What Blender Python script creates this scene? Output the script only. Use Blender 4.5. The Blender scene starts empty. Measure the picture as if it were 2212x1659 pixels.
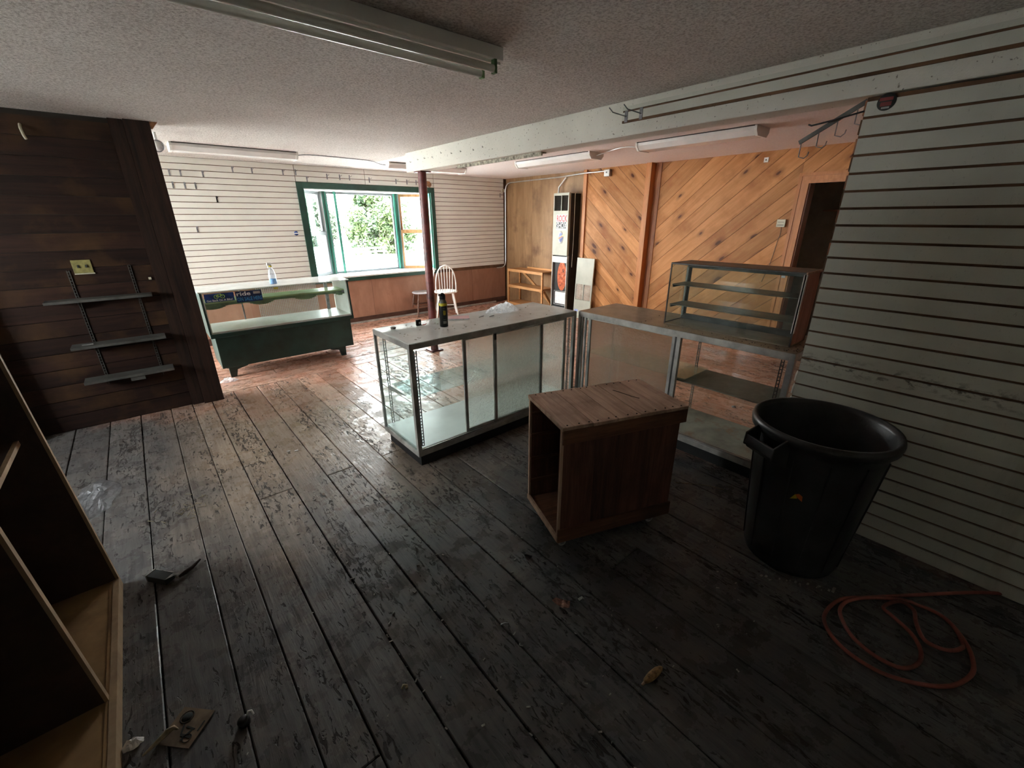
import bpy, math, random
from mathutils import Vector, Matrix, noise
C = bpy.context.scene
COL = C.collection
rnd = random.Random(7)
PI = math.pi

# ------------------------------------------------------------------ camera
CH = 1.75
def cam_matrix():
    p, y, r = math.radians(21.346), math.radians(40.308), math.radians(.2138)
    cp, sp, cy, sy, cr, sr = math.cos(p), math.sin(p), math.cos(y), math.sin(y), math.cos(r), math.sin(r)
    F = Vector((sy*cp, cy*cp, -sp)); rt = Vector((cy, -sy, 0)); dn = F.cross(rt)
    X = cr*rt + sr*dn; D = -sr*rt + cr*dn
    M = Matrix((X, -D, -F)).transposed().to_4x4()
    M.translation = (0, 0, CH)
    return M
cd = bpy.data.cameras.new('camera'); cam = bpy.data.objects.new('camera', cd); COL.objects.link(cam)
cam.matrix_world = cam_matrix()
cd.sensor_width = 36; cd.lens = 916.5*36/2212; cd.clip_start = .02; cd.clip_end = 300
C.camera = cam

# ------------------------------------------------------------------ world, sun, exposure
SKY = 9.0
w = bpy.data.worlds.new('sky'); C.world = w; w.use_nodes = True
nt = w.node_tree; nt.nodes.clear()
o_ = nt.nodes.new('ShaderNodeOutputWorld'); b_ = nt.nodes.new('ShaderNodeBackground')
tc = nt.nodes.new('ShaderNodeTexCoord'); sx = nt.nodes.new('ShaderNodeSeparateXYZ')
mr = nt.nodes.new('ShaderNodeMapRange'); mx = nt.nodes.new('ShaderNodeMix'); mx.data_type = 'RGBA'
nt.links.new(tc.outputs['Generated'], sx.inputs[0]); nt.links.new(sx.outputs[2], mr.inputs[0])
mr.inputs[1].default_value = -.1; mr.inputs[2].default_value = .8
nt.links.new(mr.outputs[0], mx.inputs[0])
mx.inputs[6].default_value = (1, .985, .96, 1); mx.inputs[7].default_value = (.86, .93, 1, 1)
nt.links.new(mx.outputs[2], b_.inputs[0]); b_.inputs[1].default_value = SKY
nt.links.new(b_.outputs[0], o_.inputs[0])

sd = bpy.data.lights.new('sun', 'SUN'); sd.energy = 5; sd.angle = .02; sd.color = (1, .95, .86)
so = bpy.data.objects.new('sun', sd); COL.objects.link(so)
so.rotation_euler = Vector((.35, .62, -.9)).to_track_quat('-Z', 'Y').to_euler()

def portal(name, loc, direction, sx_, sy_):
    d = bpy.data.lights.new(name, 'AREA'); d.shape = 'RECTANGLE'; d.size = sx_; d.size_y = sy_
    d.cycles.is_portal = True
    o = bpy.data.objects.new(name, d); COL.objects.link(o); o.location = loc
    o.rotation_euler = Vector(direction).to_track_quat('-Z', 'Z').to_euler()
portal('window_portal', (3.3, 8.12, 1.5), (0, -1, 0), 3.2, 2.0)
portal('side_portal', (-1.16, 6.45, 1.3), (1, 0, 0), 2.1, 2.2)
portal('left_portal', (-2.93, 3.5, 1.72), (1, 0, 0), 1.6, .95)

C.view_settings.view_transform = 'Standard'; C.view_settings.look = 'None'
C.view_settings.gamma = 1; C.view_settings.use_curve_mapping = False
C.view_settings.exposure = 2.1
cy_ = C.cycles
cy_.max_bounces = 14; cy_.diffuse_bounces = 7; cy_.glossy_bounces = 5; cy_.transmission_bounces = 10
cy_.transparent_max_bounces = 32; cy_.caustics_reflective = False; cy_.caustics_refractive = False
cy_.use_denoising = True; cy_.sample_clamp_indirect = 8

# ------------------------------------------------------------------ materials
MATS = {}
class NB:
    def __init__(s, name):
        s.m = bpy.data.materials.new(name); s.m.use_nodes = True; s.t = s.m.node_tree; s.t.nodes.clear()
        s.out = s.t.nodes.new('ShaderNodeOutputMaterial')
        s.p = s.t.nodes.new('ShaderNodeBsdfPrincipled'); s.t.links.new(s.p.outputs[0], s.out.inputs[0])
        MATS[name] = s.m
    def n(s, typ, **kw):
        nd = s.t.nodes.new(typ)
        for k, v in kw.items(): setattr(nd, k, v)
        return nd
    def l(s, a, b): s.t.links.new(a, b)
    def coord(s, scale=(1, 1, 1), rnd_off=False, world=False, rot=(0, 0, 0)):
        if world: c = s.n('ShaderNodeNewGeometry').outputs['Position']
        else: c = s.n('ShaderNodeTexCoord').outputs['Object']
        if rnd_off:
            oi = s.n('ShaderNodeObjectInfo'); mm = s.n('ShaderNodeMath', operation='MULTIPLY'); mm.inputs[1].default_value = 37.
            s.l(oi.outputs['Random'], mm.inputs[0]); ad = s.n('ShaderNodeVectorMath', operation='ADD')
            s.l(c, ad.inputs[0]); s.l(mm.outputs[0], ad.inputs[1]); c = ad.outputs[0]
        mp = s.n('ShaderNodeMapping'); mp.inputs['Scale'].default_value = scale; mp.inputs['Rotation'].default_value = rot
        s.l(c, mp.inputs[0]); return mp.outputs[0]
    def noise(s, co, scale, detail=4, rough=.55, dist=0):
        n = s.n('ShaderNodeTexNoise'); n.inputs['Scale'].default_value = scale; n.inputs['Detail'].default_value = detail
        n.inputs['Roughness'].default_value = rough; n.inputs['Distortion'].default_value = dist
        s.l(co, n.inputs[0]); return n.outputs[0]
    def ramp(s, fac, stops):
        r = s.n('ShaderNodeValToRGB'); e = r.color_ramp.elements
        while len(e) < len(stops): e.new(.5)
        for i, (p, c) in enumerate(stops):
            e[i].position = p; e[i].color = (c, c, c, 1) if isinstance(c, (int, float)) else (*c, 1)
        s.l(fac, r.inputs[0]); return r.outputs[0]
    def mix(s, f, a, b, mode='MIX'):
        m = s.n('ShaderNodeMix'); m.data_type = 'RGBA'; m.blend_type = mode
        for v, i in ((f, 0), (a, 6), (b, 7)):
            if isinstance(v, (int, float)): m.inputs[i].default_value = v
            elif isinstance(v, tuple): m.inputs[i].default_value = (*v, 1)
            else: s.l(v, m.inputs[i])
        return m.outputs[2]
    def math(s, op, a, b=None):
        m = s.n('ShaderNodeMath', operation=op)
        for v, i in ((a, 0), (b, 1)):
            if v is None: continue
            if isinstance(v, (int, float)): m.inputs[i].default_value = v
            else: s.l(v, m.inputs[i])
        return m.outputs[0]
    def bump(s, h, strength=.3, dist=.01, prev=None):
        b = s.n('ShaderNodeBump'); b.inputs['Strength'].default_value = strength; b.inputs['Distance'].default_value = dist
        s.l(h, b.inputs['Height'])
        if prev is not None: s.l(prev, b.inputs['Normal'])
        s.l(b.outputs[0], s.p.inputs['Normal']); return b.outputs[0]
    def col(s, c):
        if isinstance(c, tuple): s.p.inputs['Base Color'].default_value = (*c, 1)
        else: s.l(c, s.p.inputs['Base Color'])
    def rough(s, v):
        if isinstance(v, (int, float)): s.p.inputs['Roughness'].default_value = v
        else: s.l(v, s.p.inputs['Roughness'])

def paint(name, c, rough=.5, metal=0, var=.12, scale=6, bump=0, bscale=60, c2=None, spec=None, dust=None):
    b = NB(name); co = b.coord(rnd_off=True)
    n = b.noise(co, scale, 6, .6)
    dark = c2 or tuple(x*(1-var*2.2) for x in c)
    lite = tuple(min(1, x*(1+var*.6)) for x in c)
    cc = b.ramp(n, [(.32, dark), (.62, lite)])
    if dust:
        dn = b.noise(b.coord(), dust[2], 8, .7)
        cc = b.mix(b.ramp(dn, [(dust[3], 0.), (dust[3]+.12, 1.)]), cc, dust[0]); 
    b.col(cc); b.rough(rough); b.p.inputs['Metallic'].default_value = metal
    if spec is not None: b.p.inputs['Specular IOR Level'].default_value = spec
    if bump: b.bump(b.noise(co, bscale, 3), bump, .004)
    return b.m

def wood(name, c1, c2, grain=(1.2, 22, 22), rough=.5, knots=None, c3=None, bump=.15, var=.25, spec=.4):
    """grain runs along local axis with the small scale value"""
    b = NB(name); co = b.coord(grain, True)
    n = b.noise(co, 1.6, 8, .62, .6)
    cc = b.ramp(n, [(.28, c1), (.5, tuple((x+y)/2 for x, y in zip(c1, c2))), (.72, c2)])
    fine = b.noise(b.coord(tuple(g*3.5 for g in grain), True), 3, 3, .6)
    cc = b.mix(b.ramp(fine, [(.35, .25), (.6, 0.)]), cc, c1)
    oi = b.n('ShaderNodeObjectInfo')
    v = b.ramp(oi.outputs['Random'], [(0, 1-var), (1, 1+var*.35)])
    cc = b.mix(1, cc, v, 'MULTIPLY')
    if c3:
        st = b.noise(b.coord((1, 1, 1), True), 2.3, 5, .6)
        cc = b.mix(b.ramp(st, [(.5, 0.), (.72, .8)]), cc, c3)
    if knots:
        sc, thr, kc = knots
        kco = b.coord(sc, True)
        wn = b.n('ShaderNodeTexNoise'); wn.inputs['Scale'].default_value = 2; b.l(kco, wn.inputs[0])
        wm = b.mix(.12, kco, wn.outputs[1])
        vo = b.n('ShaderNodeTexVoronoi'); vo.voronoi_dimensions = '2D'; vo.inputs['Scale'].default_value = 1; b.l(wm, vo.inputs[0])
        k = b.ramp(b.math('MULTIPLY', vo.outputs['Distance'], b.math('ADD', b.math('MULTIPLY', b.n('ShaderNodeObjectInfo').outputs['Random'], .9), .7)), [(thr*.5, .95), (thr*.8, .45), (thr*2.2, 0.)])
        sep = b.n('ShaderNodeSeparateColor'); b.l(vo.outputs['Color'], sep.inputs[0])
        sel = b.ramp(sep.outputs[0], [(.60, 0.), (.63, 1.)])
        cc = b.mix(b.math('MULTIPLY', k, sel), cc, kc)
    b.col(cc); b.rough(rough); b.p.inputs['Specular IOR Level'].default_value = spec
    if bump: b.bump(n, bump, .004)
    return b.m

def thin_glass(name, tint=(.97, .99, .98), refl=.06, rough=.0, dust=None):
    b = NB(name); t = b.t; t.nodes.remove(b.p)
    tr = b.n('ShaderNodeBsdfTransparent'); tr.inputs[0].default_value = (*tint, 1)
    gl = b.n('ShaderNodeBsdfGlossy'); gl.inputs['Roughness'].default_value = rough; gl.inputs[0].default_value = (1, 1, 1, 1)
    lw = b.n('ShaderNodeLayerWeight'); lw.inputs[0].default_value = .5
    fr = b.math('ADD', b.math('MULTIPLY', b.math('POWER', lw.outputs['Facing'], 5.), .9), .04)
    ms = b.n('ShaderNodeMixShader'); b.l(fr, ms.inputs[0]); b.l(tr.outputs[0], ms.inputs[1]); b.l(gl.outputs[0], ms.inputs[2])
    last = ms.outputs[0]
    if dust:
        df = b.n('ShaderNodeBsdfTranslucent' if name == 'clear_plastic' else 'ShaderNodeBsdfDiffuse'); df.inputs[0].default_value = (*dust[0], 1)
        n = b.noise(b.coord(), dust[1], 8, .7)
        m2 = b.n('ShaderNodeMixShader'); b.l(b.ramp(n, [(.3, dust[2]), (.7, dust[3])]), m2.inputs[0])
        b.l(last, m2.inputs[1]); b.l(df.outputs[0], m2.inputs[2]); last = m2.outputs[0]
    b.l(last, b.out.inputs[0]); return b.m

def rippled_glass(name):
    b = NB(name); b.t.nodes.remove(b.p)
    co = b.coord((1, 1, 1)); gn = b.n('ShaderNodeNewGeometry'); va = b.n('ShaderNodeVectorMath', operation='MULTIPLY_ADD')
    b.l(gn.outputs['True Normal'], va.inputs[0]); va.inputs[1].default_value = (9, 9, 9); b.l(co, va.inputs[2]); co = va.outputs[0]
    n = b.noise(co, 40, 1.5, .45, 1.8)
    bp = b.n('ShaderNodeBump'); bp.inputs['Strength'].default_value = 1; bp.inputs['Distance'].default_value = .018; b.l(n, bp.inputs['Height'])
    rf = b.n('ShaderNodeBsdfRefraction'); rf.inputs['IOR'].default_value = 1.1; rf.inputs['Roughness'].default_value = .03; rf.inputs[0].default_value = (.95, .96, .94, 1)
    b.l(bp.outputs[0], rf.inputs['Normal'])
    tr = b.n('ShaderNodeBsdfTransparent'); tr.inputs[0].default_value = (.93, .94, .92, 1)
    tl = b.n('ShaderNodeBsdfTranslucent'); tl.inputs[0].default_value = (.85, .83, .8, 1); b.l(bp.outputs[0], tl.inputs['Normal'])
    gl = b.n('ShaderNodeBsdfGlossy'); gl.inputs['Roughness'].default_value = .12; b.l(bp.outputs[0], gl.inputs['Normal'])
    m1 = b.n('ShaderNodeMixShader'); m1.inputs[0].default_value = .45; b.l(rf.outputs[0], m1.inputs[1]); b.l(tr.outputs[0], m1.inputs[2])
    m2 = b.n('ShaderNodeMixShader'); m2.inputs[0].default_value = .22; b.l(m1.outputs[0], m2.inputs[1]); b.l(tl.outputs[0], m2.inputs[2])
    m3 = b.n('ShaderNodeMixShader'); m3.inputs[0].default_value = .05; b.l(m2.outputs[0], m3.inputs[1]); b.l(gl.outputs[0], m3.inputs[2])
    b.l(m3.outputs[0], b.out.inputs[0]); return b.m

def make_ceiling():
    b = NB('popcorn'); co = b.coord(world=True)
    n1 = b.noise(co, 75, 4, .8); n2 = b.noise(co, 1.1, 5, .6)
    base = b.ramp(n2, [(.3, (.72, .67, .64)), (.7, (.84, .80, .77))])
    cc = b.mix(b.ramp(n1, [(.36, .75), (.56, 0.)]), base, (.30, .25, .225))
    b.col(cc); b.rough(.95); b.p.inputs['Specular IOR Level'].default_value = .1
    b.bump(n1, .9, .012)
make_ceiling()
def make_ceiling_smooth():  # smoother ceiling; bounce light off the floor is put into its paler pink
    b = NB('ceiling_bounce_tint'); co = b.coord(world=True); n1 = b.noise(co, 60, 4, .7)
    b.col(b.mix(b.ramp(n1, [(.36, .35), (.52, 0.)]), (.90, .84, .82), (.62, .54, .52))); b.rough(.95); b.p.inputs['Specular IOR Level'].default_value = .1
    b.bump(n1, .5, .006)
make_ceiling_smooth()
def make_beam():
    b = NB('beam_plaster'); co = b.coord(world=True)
    n1 = b.noise(co, 70, 4, .7); n2 = b.noise(co, 2, 5, .6); n3 = b.noise(co, 55, 2, .5)
    base = b.ramp(n2, [(.3, (.70, .68, .62)), (.7, (.80, .78, .72))])
    cc = b.mix(b.ramp(n3, [(.26, .8), (.33, 0.)]), base, (.16, .13, .10))
    b.col(cc); b.rough(.9); b.p.inputs['Specular IOR Level'].default_value = .15; b.bump(n1, .45, .006)
make_beam()

def make_floor(name, mode):
    """plank: worn paint, red in the back of the shop, ground-in black dirt in the front"""
    b = NB(name); wp = b.coord(world=True)
    g = (14, 1.2, 14) if mode != 'x' else (1.2, 14, 14)
    grain = b.noise(b.coord(g, True, True), 3.5, 8, .65, .4)
    big = b.noise(wp, 1.3, 5, .6); mid = b.noise(wp, 5, 6, .65)
    fine = b.noise(b.coord((26, 8, 26) if mode != 'x' else (8, 26, 26), True, True), 1.9, 4, .62, .9)
    sp = b.n('ShaderNodeSeparateXYZ'); geo = b.n('ShaderNodeNewGeometry'); b.l(geo.outputs['Position'], sp.inputs[0])
    red = b.ramp(grain, [(.3, (.40, .17, .11)), (.7, (.62, .33, .235))])
    red = b.mix(b.ramp(mid, [(.42, 0.), (.74, .65)]), red, (.58, .42, .33))
    dirt = b.ramp(grain, [(.3, (.060, .060, .063)), (.7, (.140, .138, .140))])
    dirt = b.mix(b.ramp(mid, [(.46, 0.), (.78, .75)]), dirt, (.19, .165, .145))
    tan = b.ramp(grain, [(.3, (.22, .155, .11)), (.7, (.48, .38, .29))])
    # zone masks with wandering edges
    nz = b.math('MULTIPLY', b.math('SUBTRACT', big, .5), 2.4)
    yy = b.math('ADD', sp.outputs[1], nz); xx = b.math('ADD', sp.outputs[0], b.math('MULTIPLY', nz, .35))
    tanm = b.math('MULTIPLY', b.ramp(b.math('MULTIPLY', yy, .1), [(.19, 0.), (.34, 1.)]), 1)
    back = b.math('MAXIMUM', b.ramp(b.math('MULTIPLY', b.math('ADD', yy, b.math('MULTIPLY', xx, .55)), .1), [(.46, 0.), (.60, 1.)]),
                  b.ramp(b.math('MULTIPLY', xx, .1), [(.285, 0.), (.31, 1.)]))
    tanm = b.math('MULTIPLY', tanm, b.ramp(b.math('ADD', b.math('MULTIPLY', xx, .1), .5), [(.47, .12), (.53, 1.)]))
    cc = b.mix(tanm, dirt, tan); cc = b.mix(back, cc, red)
    oi = b.n('ShaderNodeObjectInfo')
    cc = b.mix(1, cc, b.ramp(oi.outputs['Random'], [(0, .72), (1, 1.15)]), 'MULTIPLY')
    # chips where the paint flaked off in short splinters
    chip_sel = b.ramp(b.noise(b.coord((4.2, .8, 1) if mode != 'x' else (.8, 4.2, 1), world=True), 1.0, 3, .6), [(.42, .0), (.60, 1.)])
    chips = b.ramp(b.math('ADD', fine, b.math('MULTIPLY', b.math('SUBTRACT', 1., chip_sel), .12)), [(.425, 1.), (.465, 0.)])
    ch = chips
    cc = b.mix(b.math('MULTIPLY', ch, .85), cc, (.022, .016, .013))
    b.col(cc)
    rgh = b.ramp(b.noise(wp, 7, 5, .7), [(.44, .18), (.54, .5)])
    b.rough(b.mix(ch, rgh, (.8, .8, .8)))
    b.p.inputs['Specular IOR Level'].default_value = .35
    h = b.math('SUBTRACT', b.math('MULTIPLY', grain, .35), b.math('MULTIPLY', ch, 1.6))
    b1 = b.bump(h, .8, .008); b.bump(b.noise(wp, 9, 3, .5), .15, .02, b1)
make_floor('plank_y', 'y'); make_floor('plank_x', 'x')

paint('dark_gap', (.02, .014, .01), .9)
paint('fiberboard', (.16, .085, .045), .85, var=.2)
paint('slat_cream', (.80, .78, .72), .42, var=.04, scale=2)
def make_slat_near():
    b = NB('slat_dingy'); wp = b.coord(world=True)
    base = b.ramp(b.noise(wp, 2.5, 5, .6), [(.3, (.57, .57, .51)), (.7, (.67, .67, .60))])
    sp = b.n('ShaderNodeSeparateXYZ'); geo = b.n('ShaderNodeNewGeometry'); b.l(geo.outputs['Position'], sp.inputs[0])
    zz = b.math('ADD', b.math('SUBTRACT', sp.outputs[2], .965), b.math('MULTIPLY', b.math('SUBTRACT', sp.outputs[1], .3), .0))
    band = b.ramp(b.math('ADD', b.math('ABSOLUTE', zz), .5), [(.5, 1.), (.56, 0.)])
    spots = b.ramp(b.noise(b.coord((1, 1.2, 2.5), world=True), 14, 6, .7, .5), [(.5, 0.), (.6, 1.)])
    cc = b.mix(b.math('MULTIPLY', b.math('MULTIPLY', band, spots), .9), base, (.06, .045, .035))
    st = b.ramp(b.noise(b.coord((1, 3, .6), world=True), 1.6, 5, .6), [(.52, 0.), (.7, .6)])
    low = b.ramp(sp.outputs[2], [(.5, 1.), (1., 0.)])
    cc = b.mix(b.math('MULTIPLY', st, low), cc, (.26, .23, .18))
    sc = b.ramp(b.noise(b.coord((1, 9, 4), world=True), 9, 6, .75, 1.2), [(.61, 0.), (.66, 1.)])
    cc = b.mix(b.math('MULTIPLY', sc, .35), cc, (.15, .13, .11))
    b.col(cc); b.rough(.5)
make_slat_near()
wood('pine', (.37, .155, .055), (.62, .30, .125), (1.0, 9, 9), .4, ((2.0, 4.6, 1), .115, (.07, .022, .012)), var=.28, bump=.08, c3=(.26, .085, .025), spec=.12)
wood('pine_trim', (.38, .13, .035), (.60, .25, .085), (12, 12, 1.2), .4, var=.1)
wood('pine_post', (.17, .05, .022), (.46, .19, .07), (14, 14, 1), .45, var=.1)
wood('plywood', (.20, .105, .045), (.40, .235, .12), (3.5, 3.5, .5), .45, c3=(.11, .05, .025), var=.1, bump=.05)
wood('wainscot_ply', (.31, .155, .10), (.47, .27, .185), (2.2, 2.2, .8), .5, c3=(.29, .145, .095), var=.06, bump=.05)
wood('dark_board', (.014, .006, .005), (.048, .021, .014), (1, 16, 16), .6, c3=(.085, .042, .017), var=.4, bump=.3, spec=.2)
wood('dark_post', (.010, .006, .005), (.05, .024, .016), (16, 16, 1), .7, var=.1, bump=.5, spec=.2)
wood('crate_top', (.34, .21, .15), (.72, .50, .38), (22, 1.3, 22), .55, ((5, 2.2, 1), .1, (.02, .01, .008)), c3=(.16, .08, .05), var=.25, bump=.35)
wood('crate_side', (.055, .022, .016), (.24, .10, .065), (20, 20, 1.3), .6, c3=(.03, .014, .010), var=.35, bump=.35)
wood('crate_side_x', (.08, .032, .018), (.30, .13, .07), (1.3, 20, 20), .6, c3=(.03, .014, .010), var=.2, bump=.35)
wood('crate_edge', (.30, .18, .12), (.60, .42, .30), (12, 12, 2), .65, var=.15, bump=.3)
wood('shelf_pine', (.42, .18, .06), (.72, .38, .16), (14, 1.5, 14), .45, var=.15)
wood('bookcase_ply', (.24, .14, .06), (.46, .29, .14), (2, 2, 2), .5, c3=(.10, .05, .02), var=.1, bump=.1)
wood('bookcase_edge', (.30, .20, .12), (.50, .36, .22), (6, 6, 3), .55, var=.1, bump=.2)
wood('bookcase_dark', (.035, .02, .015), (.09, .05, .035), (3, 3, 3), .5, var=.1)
wood('sash_wood', (.32, .15, .05), (.62, .36, .16), (8, 8, 2), .5, var=.1)
wood('case_end_wood', (.30, .12, .07), (.55, .29, .20), (14, 14, 1), .5, var=.1)
paint('green_trim', (.022, .070, .052), .38, var=.2, scale=4)
paint('green_jamb', (.05, .26, .19), .4, var=.12)
paint('green_cabinet', (.012, .050, .042), .42, var=.3, scale=3, bump=.1)
paint('white_gloss', (.80, .81, .79), .35, var=.06)
paint('white_sash', (.22, .25, .27), .45, var=.1)
paint('fixture_white', (.86, .86, .84), .4, var=.04)
paint('diffuser', (.86, .86, .85), .25, var=.03)
paint('tube_glass', (.80, .80, .76), .22, var=.03)
paint('aluminium', (.48, .48, .47), .32, .6, var=.14, scale=9)
paint('aluminium_dull', (.52, .51, .48), .45, .35, var=.2, scale=7)
paint('steel_dark', (.09, .085, .08), .45, .7, var=.3)
paint('standard_steel', (.20, .20, .20), .4, .9, var=.25, scale=20)
paint('bracket_grey', (.30, .30, .32), .4, .7, var=.2, scale=20)
paint('black_metal', (.015, .015, .017), .45, .3)
paint('column_red', (.13, .035, .034), .38, .1, var=.35, scale=8)
paint('plinth_black', (.012, .012, .013), .6, var=.3)
paint('case_floor_white', (.72, .80, .78), .3, var=.05, scale=3)
paint('case_floor_dusty', (.33, .35, .30), .6, var=.2, scale=5, dust=((.30, .22, .15), 0, 6, .55))
paint('green_shelf', (.46, .62, .28), .4, var=.15)
paint('green_skirt', (.16, .27, .12), .5, var=.3)
paint('bin_plastic', (.035, .034, .036), .38, var=.3, scale=5, bump=.25, bscale=40, dust=((.075, .07, .07), 0, 3, .60))
paint('hose_red', (.36, .10, .075), .45, var=.25)
paint('heater_cream', (.40, .40, .33), .4, var=.05)
paint('heater_side', (.022, .014, .012), .5, .2, var=.3)
paint('heater_inner', (.012, .011, .011), .6)
paint('grille_dark', (.10, .085, .065), .5, .3, var=.2)
paint('grille_tan', (.40, .34, .28), .5, .2, var=.2)
def rust():
    b = NB('heat_rust'); co = b.coord()
    n = b.noise(co, 18, 6, .7)
    b.col(b.ramp(n, [(.36, (.05, .03, .025)), (.45, (.42, .085, .03)), (.62, (.62, .15, .055)), (.72, (.7, .6, .52))])); b.rough(.7)
rust()
paint('paper_white', (.80, .80, .80), .6, var=.1, scale=25)
paint('chair_white', (.80, .78, .74), .4, var=.08)
paint('chair_brown', (.16, .075, .05), .45, var=.2)
paint('chair_grey', (.44, .41, .43), .4, var=.1)
paint('yellow_plate', (.27, .24, .08), .6, var=.2, scale=25)
paint('cream_plate', (.55, .52, .40), .5, var=.1)
paint('ink_dark', (.03, .035, .035), .6)
paint('cardboard', (.17, .12, .075), .85, var=.25, scale=14, dust=((.12, .10, .05), 0, 5, .6))
paint('brown_tag', (.36, .17, .08), .7, var=.3, scale=30)
paint('ink_green', (.025, .030, .026), .8)
paint('grey_plank_mat', (.10, .095, .085), .7, var=.2)
paint('grey_shelf', (.075, .072, .065), .6, var=.25, scale=6)
paint('can_black', (.012, .013, .012), .28, .2, var=.1)
paint('can_yellow', (.55, .46, .03), .4, var=.15)
paint('can_grey', (.17, .17, .15), .4, .3)
paint('spray_blue', (.02, .32, .75), .15, var=.05)
paint('pink_card', (.62, .33, .34), .6, var=.08)
paint('sticker_blue', (.015, .06, .26), .35, var=.25, scale=18)
paint('sticker_navy', (.012, .03, .13), .35, var=.2, scale=18)
paint('text_white', (.85, .88, .9), .5, var=.03)
paint('text_blue', (.05, .30, .68), .5, var=.05)
paint('text_green', (.42, .68, .16), .5, var=.05)
paint('text_red', (.62, .08, .09), .5, var=.05)
paint('text_grey', (.45, .45, .45), .5, var=.05)
paint('red_dull', (.22, .03, .03), .6, var=.2)
paint('pale_blue', (.35, .42, .75), .5, var=.2, scale=40)
paint('pale_yellow', (.78, .78, .35), .5, var=.1)
paint('orange_mark', (.75, .16, .03), .5)
paint('cob', (.30, .17, .065), .7, var=.35, scale=60, bump=.8, bscale=160)
paint('leaf_brown', (.35, .18, .14), .8, var=.4, scale=40)
paint('straw', (.32, .27, .17), .8, var=.3, scale=30)
paint('crumb', (.36, .34, .31), .8, var=.4, scale=30)
paint('base_brown', (.10, .045, .03), .5, var=.2)
paint('lath', (.46, .44, .36), .8, var=.5, scale=30, bump=1, bscale=60, c2=(.08, .06, .05))
paint('hall_grey', (.55, .55, .48), .8, var=.1)
paint('conduit', (.62, .62, .62), .3, .8, var=.1)
paint('gravel', (.62, .60, .56), .9, var=.1, scale=3, bump=.3)
paint('bark', (.25, .2, .16), .9, var=.3)
paint('fence_wood', (.42, .38, .34), .8, var=.2)
paint('foliage', (.085, .125, .045), .7, var=.4, scale=1.2, c2=(.035, .070, .045))
paint('foliage_far', (.075, .11, .065), .8, var=.4, scale=1)
paint('mesh_white', (.55, .58, .60), .5, .1, var=.1)
paint('wall_cream', (.62, .58, .50), .8, var=.1)
paint('wall_dark', (.07, .045, .035), .8, var=.3)
thin_glass('pane')
thin_glass('case_glass', (.93, .975, .965), dust=((.6, .62, .6), 12, .01, .05))
thin_glass('top_glass', (.84, .89, .90), rough=.03, dust=((.84, .87, .86), 5, .52, .68))
thin_glass('top_glass_dusty', (.62, .64, .58), rough=.08, dust=((.44, .38, .30), 6, .5, .75))
thin_glass('shelf_glass', (.84, .95, .96), dust=((.6, .75, .76), 10, .05, .10))
thin_glass('shelf_glass_dusty', (.42, .46, .40), rough=.2, dust=((.30, .31, .27), 10, .55, .8))
thin_glass('clear_plastic', (.86, .88, .92), rough=.15, dust=((.95, .96, .98), 30, .35, .9))
thin_glass('bottle_plastic', (.90, .93, .96), rough=.1, dust=((.9, .93, .96), 20, .15, .3))
rippled_glass('ripple')
M = MATS

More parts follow.
